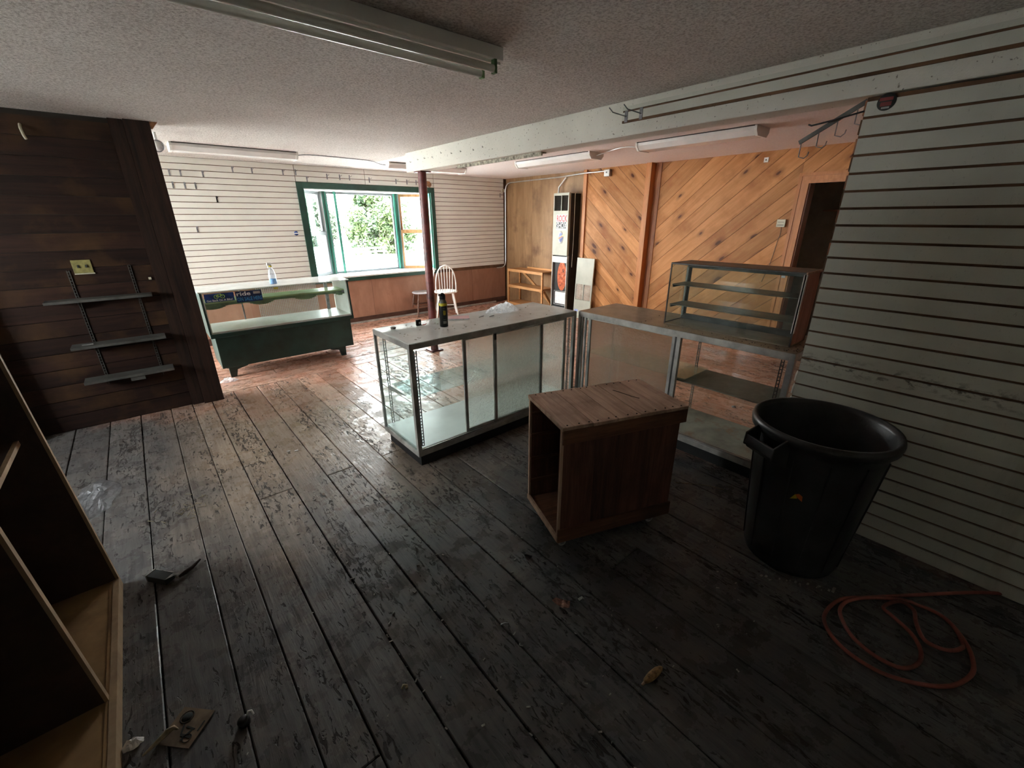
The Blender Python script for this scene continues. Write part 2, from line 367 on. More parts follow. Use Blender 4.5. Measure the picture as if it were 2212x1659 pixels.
# ------------------------------------------------------------------ mesh helpers
def wm(o):
    m = Matrix.Identity(4)
    while o is not None: m = o.matrix_basis @ m; o = o.parent
    return m
class MB:
    def __init__(s, T=None): s.v = []; s.f = []; s.T = T; s.sm = []
    def _add(s, vs, fs, M_=None, smooth=False):
        n = len(s.v)
        for v in vs:
            v = Vector(v)
            if M_ is not None: v = M_ @ v
            if s.T is not None: v = s.T @ v
            s.v.append(v)
        for f in fs: s.f.append([i+n for i in f]); s.sm.append(smooth)
        return s
    def box(s, a, b, M_=None):
        x0, y0, z0 = (min(p, q) for p, q in zip(a, b)); x1, y1, z1 = (max(p, q) for p, q in zip(a, b))
        return s._add([(x0,y0,z0),(x1,y0,z0),(x1,y1,z0),(x0,y1,z0),(x0,y0,z1),(x1,y0,z1),(x1,y1,z1),(x0,y1,z1)],
               [(0,3,2,1),(4,5,6,7),(0,1,5,4),(1,2,6,5),(2,3,7,6),(3,0,4,7)], M_)
    def bar(s, p, q, wd, th, up=(0, 0, 1)):
        p, q = Vector(p), Vector(q); d = q-p; L = d.length; z = d.normalized(); u = Vector(up)
        if abs(z.dot(u)) > .98: u = Vector((1, 0, 0))
        x = z.cross(u).normalized(); y = x.cross(z)
        R = Matrix((x, y, z)).transposed().to_4x4(); R.translation = p
        return s.box((-wd/2, -th/2, 0), (wd/2, th/2, L), R)
    def prism(s, poly, axis, t0, t1, M_=None):
        """poly 2D in the plane normal to axis (0:x->(y,z),1:y->(x,z),2:z->(x,y))"""
        n = len(poly)
        def P(a, t): return [(t, a[0], a[1]), (a[0], t, a[1]), (a[0], a[1], t)][axis]
        vs = [P(a, t0) for a in poly] + [P(a, t1) for a in poly]
        fs = [list(range(n)), list(range(2*n-1, n-1, -1))] + [(i, n+i, n+(i+1) % n, (i+1) % n) for i in range(n)]
        return s._add(vs, fs, M_)
    def tube(s, pts, r, n=8, caps=True, closed=False):
        pts = [Vector(p) for p in pts]; k = len(pts); vs = []; fs = []; prev = None
        rs = r if isinstance(r, (list, tuple)) else [r]*k
        for i, p in enumerate(pts):
            if closed: d = pts[(i+1) % k]-pts[i-1]
            else: d = (pts[min(i+1, k-1)]-pts[max(i-1, 0)])
            d.normalize()
            if prev is None:
                a = Vector((0, 0, 1)) if abs(d.z) < .9 else Vector((1, 0, 0)); x = d.cross(a).normalized()
            else: x = (prev - d*prev.dot(d)).normalized()
            prev = x; y = d.cross(x)
            for j in range(n):
                t = 2*PI*j/n; vs.append(p+(x*math.cos(t)+y*math.sin(t))*rs[i])
        for i in range(k if closed else k-1):
            for j in range(n):
                a = i*n+j; b = i*n+(j+1) % n; c = ((i+1) % k)*n+(j+1) % n; d = ((i+1) % k)*n+j
                fs.append((a, b, c, d))
        s._add(vs, fs, None, True)
        if caps and not closed:
            s._add(vs[:n], [list(range(n-1, -1, -1))]); s._add(vs[-n:], [list(range(n))])
        return s
    def lathe(s, prof, n=24, c=(0, 0, 0), sx_=1, sy_=1, M_=None):
        vs = []; fs = []
        for r, z in prof:
            for j in range(n):
                t = 2*PI*j/n; vs.append((c[0]+r*math.cos(t)*sx_, c[1]+r*math.sin(t)*sy_, c[2]+z))
        for i in range(len(prof)-1):
            for j in range(n):
                a = i*n+j; b = i*n+(j+1) % n
                fs.append((a, b, b+n, a+n))
        return s._add(vs, fs, M_, True)
    def build(s, name, mat, parent=None, bevel=0, thing=False):
        vs = s.v
        if parent is not None:
            inv = wm(parent).inverted(); vs = [inv @ v for v in vs]
        me = bpy.data.meshes.new(name); me.from_pydata([tuple(v) for v in vs], [], s.f)
        me.materials.append(M[mat] if isinstance(mat, str) else mat)
        me.polygons.foreach_set('use_smooth', s.sm); me.update()
        o = bpy.data.objects.new(name, me); COL.objects.link(o)
        if parent is not None: o.parent = parent
        if bevel:
            b = o.modifiers.new('bevel', 'BEVEL'); b.width = bevel; b.segments = 2; b.limit_method = 'ANGLE'; b.angle_limit = .6
        return o
def tag(o, label=None, cat=None, group=None, kind=None):
    if label: o['label'] = label
    if cat: o['category'] = cat
    if group: o['group'] = group
    if kind: o['kind'] = kind
    return o
def thing(name, label, cat, loc, rz=0, group=None):
    o = bpy.data.objects.new(name, None); COL.objects.link(o); o.location = loc; o.rotation_euler = (0, 0, rz)
    o.empty_display_size = .1
    return tag(o, label, cat, group)
def struct(name, loc=(0, 0, 0)):
    o = bpy.data.objects.new(name, None); COL.objects.link(o); o.location = loc; o['kind'] = 'structure'; return o
def single(mb, name, mat, origin, label, cat, group=None, bevel=0, rz=0):
    """one-mesh thing: world-space geometry rebased on its own origin"""
    o = mb.build(name, mat, None, bevel)
    o.data.transform(Matrix.Translation(-Vector(origin))); o.location = origin
    return tag(o, label, cat, group)
def copy_tree(o, parent=None):
    c = o.copy(); COL.objects.link(c); c.parent = parent
    for ch in list(o.children): copy_tree(ch, c)
    return c
def text(s, mat, parent, size, origin, xdir, ydir, name='lettering', sx_=1, extr=.0006, align='LEFT'):
    cu = bpy.data.curves.new(name, 'FONT'); cu.body = s; cu.size = size; cu.extrude = extr; cu.align_x = align; cu.offset = size*.018; cu.resolution_u = 2
    t = bpy.data.objects.new('tmp', cu); COL.objects.link(t)
    bpy.context.view_layer.update()
    me = bpy.data.meshes.new_from_object(t.evaluated_get(bpy.context.evaluated_depsgraph_get()))
    bpy.data.objects.remove(t)
    x = Vector(xdir).normalized(); y = Vector(ydir).normalized(); z = x.cross(y)
    R = Matrix((x, y, z)).transposed().to_4x4(); R.translation = origin
    me.transform(wm(parent).inverted() @ R @ Matrix.Diagonal((sx_, 1, 1, 1)))
    me.materials.clear(); me.materials.append(M[mat])
    o = bpy.data.objects.new(name, me); COL.objects.link(o); o.parent = parent; return o

ZC = 2.51; YW = 7.53; XW = 6.245; XS = 2.858; YD = 5.10

# ------------------------------------------------------------------ floor
fl = struct('floor')
MB().box((-3.0, -1.6, -.12), (7.6, 8.0, -.022)).build('subfloor', 'dark_gap', fl)
def plank(x0, y0, x1, y1, mat):
    g = rnd.choice((.0012, .0018, .0022, .0036)); dz = rnd.uniform(-.003, .0)
    cx, cyy = (x0+x1)/2, (y0+y1)/2; hx, hy = (x1-x0)/2-g, (y1-y0)/2-g
    mb = MB(); c = .004
    vs = [(-hx,-hy,-.02),(hx,-hy,-.02),(hx,hy,-.02),(-hx,hy,-.02),(-hx,-hy,-c),(hx,-hy,-c),(hx,hy,-c),(-hx,hy,-c),
          (-hx+c,-hy+c,0),(hx-c,-hy+c,0),(hx-c,hy-c,0),(-hx+c,hy-c,0)]
    fs = [(0,3,2,1),(0,1,5,4),(1,2,6,5),(2,3,7,6),(3,0,4,7),(4,5,9,8),(5,6,10,9),(6,7,11,10),(7,4,8,11),(8,9,10,11)]
    mb._add(vs, fs)
    me_o = mb.build('plank', mat, None); me_o.parent = fl; me_o.location = (cx, cyy, dz)
xs = [-3.0, -2.78, -2.56, -2.35, -2.13, -1.9, -1.68, -1.45, -1.23, -1.0, -.78, -.55, -.33, -.10, .075, .237, .454, .683, .88, 1.105]
while xs[-1] < 7.4: xs.append(xs[-1]+rnd.choice((.2, .22, .225, .235)))
for a, b in zip(xs, xs[1:]):
    y = -1.6
    br = []
    while y < YD+.14:
        y += rnd.choice((2.6, 4.5, 9, 9, 9)); br.append(min(y, 5.25))
    y0 = -1.6
    for y1 in br:
        if y1-y0 > .3: plank(a, y0, b, y1, 'plank_y'); y0 = y1
    if y0 < 5.2: plank(a, y0, b, 5.25, 'plank_y')
y = 5.25
while y < 7.9:
    y1 = y+rnd.choice((.15, .17, .19)); x0 = -1.3
    while x0 < 6.9:
        x1 = min(7.0, x0+rnd.uniform(1.8, 3.6)); plank(x0, y, x1, y1, 'plank_x'); x0 = x1
    y = y1

# ------------------------------------------------------------------ ceiling, roof, outer shell
ce = struct('ceiling')
MB().box((-3.1, -1.7, ZC), (2.96, 7.62, ZC+.04)).build('ceiling_board', 'popcorn', ce)
MB().box((2.96, -1.7, ZC), (7.7, 7.62, ZC+.04)).build('ceiling_board', 'ceiling_bounce_tint', ce)
MB().box((-3.3, -1.9, ZC+.12), (7.9, 8.35, ZC+.3)).build('roof', 'wall_dark', ce)
wb = struct('wall_back'); MB().box((-3.1, -1.7, -.1), (7.7, -1.5, ZC)).build('wall_surface', 'wall_cream', wb)
wo = struct('wall_outer_left'); WA, WB, WC, WD = 2.7, 4.3, 1.25, 2.2
MB().box((-3.1, -1.5, -.1), (-2.95, 5.2, WC)).box((-3.1, -1.5, WD), (-2.95, 5.2, ZC)).box((-3.1, -1.5, WC), (-2.95, WA, WD)).box((-3.1, WB, WC), (-2.95, 5.2, WD)).build('wall_surface', 'wall_cream', wo)
w3 = struct('added_window')  # unseen window, added to light the front of the room
for a, b in ((WA, (WA+WB)/2), ((WA+WB)/2, WB)):
    f = MB().box((-3.05, a, WC), (-3.0, a+.05, WD)).box((-3.05, b-.05, WC), (-3.0, b, WD)).box((-3.05, a+.05, WC), (-3.0, b-.05, WC+.05)).box((-3.05, a+.05, WD-.05), (-3.0, b-.05, WD)).build('sash', 'white_sash', w3)
    MB().box((-3.03, a+.05, WC+.05), (-3.025, b-.05, WD-.05)).build('pane', 'pane', f)

# ------------------------------------------------------------------ far wall: slat boards, wainscot, bay window
wf = struct('wall_far')
WX0, WX1, WZ0, WZ1 = 2.19, 4.42, .82, 2.19
shell = MB()
shell.box((-1.4, YW+.03, -.3), (WX0, YW+.16, ZC+.12)).box((WX1, YW+.03, -.3), (6.6, YW+.16, ZC+.12))
shell.box((WX0, YW+.03, -.3), (WX1, YW+.16, WZ0-.03)).box((WX0, YW+.03, WZ1+.03), (WX1, YW+.16, ZC+.12))
shell.build('wall_core', 'fiberboard', wf)
def row_of_slats(parent, x0, x1, z0, z1, pitch=.0775, gap=.0085, mat='slat_cream', y=YW):
    """horizontal slats on a y=const wall, one object per slat; shares one mesh per width"""
    z = ZC-.004; me = None
    full = MB().box((x0+.002, y, -pitch+gap), (x1-.002, y+.012, 0)).build('slat', mat, parent)
    first = True
    while z-pitch > z0-.03:
        top = min(z, z1); bot = z-pitch+gap
        if z <= z1+.001:
            if first: full.location = (0, 0, z); first = False
            else:
                c = full.copy(); COL.objects.link(c); c.location = (0, 0, z)
        elif bot < z1-.01:
            MB().box((x0+.002, y, bot), (x1-.002, y+.012, z1)).build('slat', mat, parent)
        z -= pitch
MB().box((-1.3, YW+.012, .745), (2.11, YW+.03, ZC)).build('backing', 'fiberboard', wf)
MB().box((2.11, YW+.012, 2.27), (4.5, YW+.03, ZC)).build('backing', 'fiberboard', wf)
MB().box((4.5, YW+.012, .745), (6.2, YW+.03, ZC)).build('backing', 'fiberboard', wf)
row_of_slats(wf, -1.28, 2.105, .78, ZC); row_of_slats(wf, 4.505, 6.17, .78, ZC)
row_of_slats(wf, 2.11, 3.195, 2.27, ZC); row_of_slats(wf, 3.20, 4.50, 2.27, ZC)
for a, b in ((-1.28, .45), (.455, 1.68), (1.685, 3.1), (3.105, 4.32), (4.325, 5.3), (5.305, 6.2)):
    MB().box((a, YW+.005, .0), (b, YW+.03, .745)).build('wainscot_panel', 'wainscot_ply', wf)
bs = struct('baseboard_far')
MB().box((-1.3, YW-.012, .0), (6.2, YW+.004, .10)).build('board', 'base_brown', bs)
MB().box((1.9, YW-.04, .0), (5.9, YW-.012, .028)).build('shoe_strip', 'aluminium_dull', bs)

wn = struct('window_1')
g = MB()
g.box((WX0-.09, YW-.022, WZ0-.075), (WX0, YW+.012, WZ1+.085)).build('casing', 'green_trim', wn)
MB().box((WX1, YW-.022, WZ0-.075), (WX1+.075, YW+.012, WZ1+.085)).build('casing', 'green_trim', wn)
MB().box((WX0, YW-.022, WZ1), (WX1, YW+.012, WZ1+.085)).build('casing', 'green_trim', wn)
MB().box((WX0, YW-.025, WZ0-.075), (WX1, YW+.012, WZ0-.012)).build('apron', 'green_trim', wn)
PL, PR, YB = 2.63, 3.93, 8.0
bay = [(WX0, YW-.03), (WX1, YW-.03), (WX1, YW+.1), (PR, YB+.08), (PL, YB+.08), (WX0, YW+.1)]
MB().prism(bay, 2, WZ0-.012, WZ0+.012).build('sill_board', 'white_gloss', wn)
bay2 = [(WX0, YW+.012), (WX1, YW+.012), (WX1, YW+.1), (PR, YB+.08), (PL, YB+.08), (WX0, YW+.1)]
MB().prism(bay2, 2, WZ1-.01, WZ1+.03).build('head_board', 'white_gloss', wn)
MB().prism([(WX0-.05, YW+.1), (WX1+.05, YW+.1), (PR+.08, YB+.2), (PL-.08, YB+.2)], 2, WZ1+.03, ZC+.11).build('bay_roof', 'wall_dark', wn)
MB().prism([(WX0, YW+.14), (WX1, YW+.14), (PR, YB+.1), (PL, YB+.1)], 2, -.3, WZ0-.012).build('bay_skirt', 'wall_dark', wn)
MB().box((WX0, YW+.012, WZ0), (WX0+.02, YW+.09, WZ1)).build('jamb', 'green_jamb', wn)
MB().box((WX1-.02, YW+.012, WZ0), (WX1, YW+.09, WZ1)).build('jamb', 'green_jamb', wn)
def seg(P, Q):
    """frame along P->Q: local x along, y outwards"""
    P = Vector((*P, 0)); Q = Vector((*Q, 0)); d = (Q-P); L = d.length; x = d.normalized(); y = Vector((-x.y, x.x, 0))
    R = Matrix((x, y, Vector((0, 0, 1)))).transposed().to_4x4(); R.translation = P
    return R, L
def sash(P, Q, z0, z1, wd, mat, off=0, th=.035, rail=None, name='sash'):
    R, L = seg(P, Q); rail = rail or wd
    f = MB(R).box((0, off, z0), (wd, off+th, z1)).box((L-wd, off, z0), (L, off+th, z1))
    f.box((wd, off, z0), (L-wd, off+th, z0+rail)).box((wd, off, z1-rail), (L-wd, off+th, z1))
    o = f.build(name, mat, wn)
    MB(R).box((wd, off+th*.45, z0+rail), (L-wd, off+th*.55, z1-rail)).build('pane', 'pane', o)
    return o
zb, zt, zm = WZ0+.014, WZ1-.012, 1.525
def double_hung(P, Q, mat, side):
    R, L = seg(P, Q)
    j = MB(R).box((0, -.01, zb), (.03, .09, zt)).box((L-.03, -.01, zb), (L, .09, zt))
    j.build('stop', 'white_sash', wn)
    R2 = R.copy()
    a = R @ Vector((.03, 0, 0)); b = R @ Vector((L-.03, 0, 0))
    sash(a.xy, b.xy, zb, zm+.02, .032, mat, .0, rail=.055)
    sash(a.xy, b.xy, zm-.02, zt, .032, mat, .042, rail=.05)
double_hung((WX0+.005, YW+.09), (PL-.02, YB-.01), 'white_sash', 0)
double_hung((PR+.03, YB-.01), (WX1-.01, YW+.09), 'sash_wood', 1)
for px_ in (PL, PR):
    MB().box((px_-.035, YB-.03, zb-.005), (px_+.035, YB+.06, zt+.005)).build('corner_post', 'green_jamb', wn)
    MB().box((px_-.012, YB-.045, zb-.005), (px_+.012, YB-.03, zt+.005)).build('corner_bead', 'green_trim', wn)
MB().box((2.795, YB-.035, zb-.004), (2.83, YB+.0, zt+.004)).build('mullion', 'green_jamb', wn)
MB().box((2.83, YB-.03, zb), (2.838, YB-.01, zt)).build('mullion_bead', 'green_trim', wn)
sash((PL+.035, YB), (PR-.035, YB), zb, zt, .03, 'white_sash', .005, rail=.035, name='picture_sash')

# side daylight opening beyond the dark wall (shop door and side light, out of view)
ws = struct('wall_side')
MB().box((-1.35, 5.12, -.3), (-1.2, 5.4, ZC)).box((-1.35, 7.5, -.3), (-1.2, 7.7, ZC)).box((-1.35, 5.4, 2.35), (-1.2, 7.5, ZC)).box((-1.35, 5.4, -.3), (-1.2, 7.5, .12)).build('wall_surface', 'slat_cream', ws)
w2 = struct('window_2')
for a, b in ((5.4, 6.45), (6.45, 7.5)):
    f = MB().box((-1.3, a, .12), (-1.25, a+.06, 2.35)).box((-1.3, b-.06, .12), (-1.25, b, 2.35)).box((-1.3, a+.06, .12), (-1.25, b-.06, .22)).box((-1.3, a+.06, 2.27), (-1.25, b-.06, 2.35)).build('sash', 'white_sash', w2)
    MB().box((-1.278, a+.06, .22), (-1.274, b-.06, 2.27)).build('pane', 'pane', f)

# ------------------------------------------------------------------ right wall: plywood, diagonal pine, door
wr = struct('wall_right')
MB().box((XW+.02, 2.0, -.3), (XW+.16, 7.7, ZC+.12)).box((XW+.02, -1.6, 2.15), (XW+.16, 2.0, ZC+.12)).box((XW+.02, -1.6, -.3), (XW+.16, 1.0, 2.15)).build('wall_core', 'dark_gap', wr)
for a, b in ((7.53, 6.72), (6.715, 5.32)):
    MB().box((XW-.002, b, .0), (XW+.02, a, ZC)).build('plywood_panel', 'plywood', wr)
def clip(poly, nx, ny, d):
    out = []
    for i in range(len(poly)):
        a, b = poly[i], poly[(i+1) % len(poly)]
        da, db = a[0]*nx+a[1]*ny-d, b[0]*nx+b[1]*ny-d
        if da <= 0: out.append(a)
        if (da < 0 < db) or (db < 0 < da):
            t = da/(da-db); out.append((a[0]+(b[0]-a[0])*t, a[1]+(b[1]-a[1])*t))
    return out
def diagonal(y0, y1, z0, z1, ang, width, xf, hole=None):
    ca, sa = math.cos(ang), math.sin(ang)
    def cells():
        corners = [(y0, z0), (y1, z0), (y1, z1), (y0, z1)]
        ts = [-c[0]*sa+c[1]*ca for c in corners]; t = min(ts)-.05
        while t < max(ts):
            wd = width*rnd.choice((.8, 1, 1, 1.15)); yield t, t+wd; t += wd
    rects = [(y0, y1, z0, z1)]
    if hole: rects = [(hole[1], y1, z0, z1), (y0, hole[1], hole[2], z1)]
    for t0, t1 in cells():
        for (a, b, c, d) in rects:
            p = [(a, c), (b, c), (b, d), (a, d)]
            g_ = .0022
            p = clip(p, sa, -ca, -(t0+g_)); 
            if len(p) < 3: continue
            p = clip(p, -sa, ca, t1-g_)
            if len(p) < 3: continue
            cy0 = sum(q[0] for q in p)/len(p); cz0 = sum(q[1] for q in p)/len(p)
            loc = [((q[0]-cy0)*ca+(q[1]-cz0)*sa, -(q[0]-cy0)*sa+(q[1]-cz0)*ca) for q in p]
            if max(q[0] for q in loc)-min(q[0] for q in loc) < .03: continue
            o = MB().prism(loc, 2, -.016, .0).build('board', 'pine', None)
            # local x along board, y across, z towards -X
            x = Vector((0, ca, sa)); y = Vector((0, -sa, ca)); z = x.cross(y)
            s_ = -1 if z.x > 0 else 1
            R = Matrix((x, y, z)).transposed().to_4x4()
            R.translation = (xf if s_ == 1 else xf+.016*0, cy0, cz0)
            if s_ == -1: o.data.transform(Matrix.Translation((0, 0, .016)))
            o.parent = wr; o.matrix_basis = R
XA = XW-.10
MB().box((XA+.018, 4.03, 0), (XW+.02, 5.3, ZC)).build('furring', 'dark_gap', wr)
diagonal(4.08, 5.26, 0, ZC, math.radians(40), .19, XA+.017)
diagonal(1.0, 3.99, 0, ZC, math.radians(180-41), .205, XW+.001, hole=(1.0, 2.03, 2.17))
MB().box((XA-.03, 4.0, 0), (XW+.02, 4.085, ZC)).build('corner_post', 'pine_trim', wr)
MB().box((XA-.012, 5.25, 0), (XW, 5.32, ZC)).build('corner_post', 'pine_trim', wr)
MB().box((XW-.012, 3.9, 0), (XW+.01, 3.995, ZC)).build('inner_trim', 'pine_post', wr)
dr = struct('door_1')
for k, (a, b, t) in enumerate(((2.01, 2.045, .024), (1.965, 2.01, .016), (1.93, 1.965, .02))):
    MB().box((XW-t, a, 0), (XW+.004, b, 2.12+(a-1.93))).build('door_casing', 'pine_trim', dr)
    MB().box((XW-t, 1.0, 2.12+(a-1.93)), (XW+.004, b, 2.12+(b-1.93))).build('door_casing', 'pine_trim', dr)
MB().box((XW, 1.915, 0), (XW+.16, 1.935, 2.12)).build('door_jamb', 'pine_post', dr)
MB().box((XW-.028, 1.955, 1.03), (XW-.02, 2.0, 1.055)).build('strike_plate', 'bracket_grey', dr)
hl = struct('wall_hall')
MB().box((7.4, -.2, -.1), (7.5, 3.2, ZC+.1)).box((XW+.16, 3.0, -.1), (7.5, 3.1, ZC+.1)).box((XW+.16, -.3, -.1), (7.5, -.2, ZC+.1)).build('wall_surface', 'hall_grey', hl)
t = thing('hall_shelf', 'thin wooden shelf on the grey hall wall seen through the doorway', 'shelf', (7.3, 1.6, 1.83))
MB().box((7.15, .9, 1.82), (7.4, 1.98, 1.84)).build('shelf_board', 'crate_edge', t)
MB().box((7.3, 1.2, 1.74), (7.4, 1.225, 1.82)).build('bracket', 'text_white', t)
single(MB().box((6.75, 1.52, 0), (6.81, 1.66, 1.40)), 'plank', 'crate_edge', (6.8, 1.6, 0), 'pale plank standing upright inside the dark doorway', 'plank', bevel=.002)

# ------------------------------------------------------------------ left stub wall: dark boards and post
wl = struct('wall_left')
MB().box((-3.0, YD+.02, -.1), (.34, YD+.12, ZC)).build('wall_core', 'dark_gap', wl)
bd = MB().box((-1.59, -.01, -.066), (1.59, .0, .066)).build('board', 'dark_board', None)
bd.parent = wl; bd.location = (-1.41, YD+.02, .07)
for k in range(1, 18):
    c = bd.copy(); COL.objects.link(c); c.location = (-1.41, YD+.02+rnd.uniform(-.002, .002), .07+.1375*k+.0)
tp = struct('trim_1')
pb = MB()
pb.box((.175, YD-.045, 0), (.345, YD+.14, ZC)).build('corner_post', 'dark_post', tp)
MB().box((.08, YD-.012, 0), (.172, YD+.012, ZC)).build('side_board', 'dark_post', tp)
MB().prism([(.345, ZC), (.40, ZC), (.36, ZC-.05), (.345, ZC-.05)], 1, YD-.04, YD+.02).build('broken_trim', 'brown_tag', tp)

# ------------------------------------------------------------------ partition slat wall on the right
wp_ = struct('wall_partition')
PY = .72; PZ = 2.285
MB().box((XS+.012, -1.5, 0), (XS+.03, PY, PZ)).build('backing', 'fiberboard', wp_)
MB().box((XS+.03, -1.5, 0), (XS+.13, PY-.02, PZ)).build('stud_core', 'pine_post', wp_)
pitch = .0815; z = PZ; k = 0
me0 = None
while z > .02:
    zt_ = z-(.012 if k else .02); zb_ = max(.0, z-pitch)
    if k == 0 or zb_ == 0: 
        MB().box((XS, -1.5, zb_), (XS+.012, PY-.004, zt_)).build('slat', 'slat_dingy', wp_)
    elif me0 is None:
        me0 = MB().box((XS, -1.5, -pitch+.0), (XS+.012, PY-.004, -.012)).build('slat', 'slat_dingy', wp_); me0.location = (0, 0, z)
    else:
        c = me0.copy(); COL.objects.link(c); c.location = (0, 0, z)
    z -= pitch; k += 1
z = PZ
for k in range(27):   # jagged end of the slat board: slots seen end-on
    if z < .1: break
    if z > 1.55:
        MB().box((XS+.002, PY-.004, z-.075), (XS+.028, PY+.004, z-.012)).build('edge_tooth', 'fiberboard' if k % 2 else 'pine_post', wp_)
    elif z < .98:
        MB().prism([(XS-.006, z-.070), (XS+.03, z-.066), (XS+.03, z-.014), (XS+.012, z-.014), (XS-.002, z-.03)], 1, PY-.002, PY+.006).build('edge_tooth', 'slat_cream', wp_)
    z -= pitch
st = MB().lathe([(0, .0016), (.036, .0016), (.036, 0)], 28, M_=Matrix.Translation((XS-.0005, .64, 2.253)) @ Matrix.Rotation(-PI/2, 4, 'Y')).build('round_sticker', 'ink_dark', wp_)
tag(st, 'round black sticker with red lettering')
MB().box((XS-.003, .617, 2.258), (XS-.0022, .668, 2.272)).build('sticker_print', 'red_dull', wp_)
MB().box((XS-.003, .62, 2.236), (XS-.0022, .662, 2.253)).build('sticker_print', 'red_dull', wp_)
MB().box((XS-.003, .625, 2.225), (XS-.0022, .655, 2.233)).build('sticker_print', 'text_grey', wp_)

# ------------------------------------------------------------------ ceiling beam
bm_ = struct('trim_2')
MB().box((XS, -1.5, 2.292), (XS+.17, 5.42, ZC)).build('beam_casing', 'beam_plaster', bm_, bevel=.006)
MB().box((XS-.012, -1.5, 2.372), (XS, 2.14, 2.386)).build('slat_edge', 'fiberboard', bm_)
MB().box((XS-.014, -1.5, 2.386), (XS, 2.14, 2.436)).build('slat', 'slat_dingy', bm_)
MB().box((XS-.008, -1.5, 2.436), (XS, 2.14, 2.447)).build('slat_groove', 'fiberboard', bm_)
MB().box((XS-.014, -1.5, 2.447), (XS, 2.14, 2.470)).build('slat', 'slat_dingy', bm_)
sp_ = MB().box((XS+.055, 3.03, 2.262), (XS+.075, 4.35, 2.292)).box((XS+.075, 3.03, 2.281), (XS+.12, 4.35, 2.292))
sp_.build('lath_strip', 'lath', bm_)
for k, (y_, z_) in enumerate(((5.274, 2.40), (5.09, 2.41), (4.928, 2.41), (4.753, 2.405), (4.561, 2.43), (4.354, 2.405), (4.178, 2.405), (3.949, 2.395), (3.793, 2.405))):
    MB().tube([(XS, y_, z_), (XS-.02, y_-.008, z_-.006), (XS-.028, y_-.02, z_+.004)], .0022, 6).build('nail', 'steel_dark', bm_)

# ------------------------------------------------------------------ steel column
t = thing('support_column', 'round dark red steel column under the end of the ceiling beam', 'column', (2.93, 5.16, 0))
MB().lathe([(.052, .015), (.052, 2.29)], 24, (2.93, 5.16, 0)).build('shaft', 'column_red', t)
MB().box((2.84, 5.07, 0), (3.02, 5.25, .015)).build('base_plate', 'column_red', t)
MB().box((2.865, 5.08, 2.28), (3.01, 5.24, 2.2915)).build('cap_plate', 'column_red', t)

# ------------------------------------------------------------------ showcases
def ladder(p0, z0, z1, dirv, parent, mat='standard_steel', wd=.022, name='slotted_standard'):
    """slotted shelf standard: two rails and rungs with real slots"""
    d = Vector(dirv); p = Vector((*p0, 0)); mb = MB()
    for s_ in (-1, 1):
        a = p+d*(s_*wd*.38); mb.bar((a.x, a.y, z0), (a.x, a.y, z1), wd*.24, wd*.24)
    z = z0; u = p-d*wd*.38; v = p+d*wd*.38
    while z < z1:
        mb.bar((u.x, u.y, z), (v.x, v.y, z), .010, .0045); z += .025
    return mb.build(name, mat, parent)

# case 1 -- parallel to the window wall
X0, X1, Y0, Y1, ZT = 1.245, 2.925, 2.535, 3.12, .965
c1 = thing('display_case', 'glass display case with grey glass top carrying a black spray can and plastic bag', 'display case', ((X0+X1)/2, (Y0+Y1)/2, 0), 0)
MB().box((X0+.03, Y0+.03, 0), (X1-.03, Y1-.03, .095)).build('plinth', 'plinth_black', c1)
def rails(parent, X0, X1, Y0, Y1, z0, z1, mat, wd=.03):
    MB().box((X0, Y0, z0), (X1, Y0+wd, z1)).box((X0, Y1-wd, z0), (X1, Y1, z1)).box((X0, Y0+wd, z0), (X0+wd, Y1-wd, z1)).box((X1-wd, Y0+wd, z0), (X1, Y1-wd, z1)).build('frame', mat, parent, bevel=.0015)
rails(c1, X0, X1, Y0, Y1, .095, .135, 'aluminium_dull'); rails(c1, X0, X1, Y0, Y1, .922, .962, 'aluminium_dull', .022)
MB().box((X0+.022, Y0+.03, .125), (X1-.022, Y1-.022, .15)).build('case_floor', 'case_floor_white', c1)
MB().box((X0+.004, Y0+.004, .958), (X1-.004, Y1-.004, ZT)).build('glass_top', 'top_glass', c1)
for x, y, s_ in ((X0, Y0, .03), (X0, Y1-.02, .02), (X1-.03, Y0, .03), (X1-.02, Y1-.02, .02)):
    MB().box((x, y, .13), (x+s_, y+s_, .925)).build('corner_post', 'aluminium_dull', c1)
MB().box((X0+.006, Y0+.03, .135), (X0+.011, Y1-.02, .922)).build('end_glass', 'case_glass', c1)
MB().box((X1-.011, Y0+.03, .135), (X1-.006, Y1-.02, .922)).build('end_glass', 'case_glass', c1)
MB().box((X0+.02, Y1-.012, .135), (X1-.02, Y1-.007, .922)).build('front_glass', 'case_glass', c1)
MB().box((X0+.03, Y0+.002, .135), (X1-.03, Y0+.008, .150)).box((X0+.03, Y0+.02, .135), (X1-.03, Y0+.026, .150)).build('door_track', 'aluminium', c1)
def slide_door(parent, a, b, off, axis, fixed, lock):
    def B(p0, p1, z0, z1, d0=0, d1=.014):
        if axis == 'x': return ((p0, fixed+off+d0, z0), (p1, fixed+off+d1, z1))
        return ((fixed+off+d0, p0, z0), (fixed+off+d1, p1, z1))
    d = MB()
    d.box(*B(a, a+.026, .15, .92)).box(*B(b-.026, b, .15, .92)).box(*B(a+.026, b-.026, .15, .172)).box(*B(a+.026, b-.026, .905, .92))
    o = d.build('sliding_door', 'aluminium_dull', parent)
    MB().box(*B(a+.026, b-.026, .172, .905, .005, .009)).build('rippled_pane', 'ripple', o)
    if lock:
        MB().box(*B(a+.004, a+.022, .865, .915, -.006, 0)).build('lock', 'steel_dark', o)
slide_door(c1, 1.69, 2.52, .016, 'x', Y0+.004, False)
slide_door(c1, 1.97, 2.80, .0, 'x', Y0+.004, True)
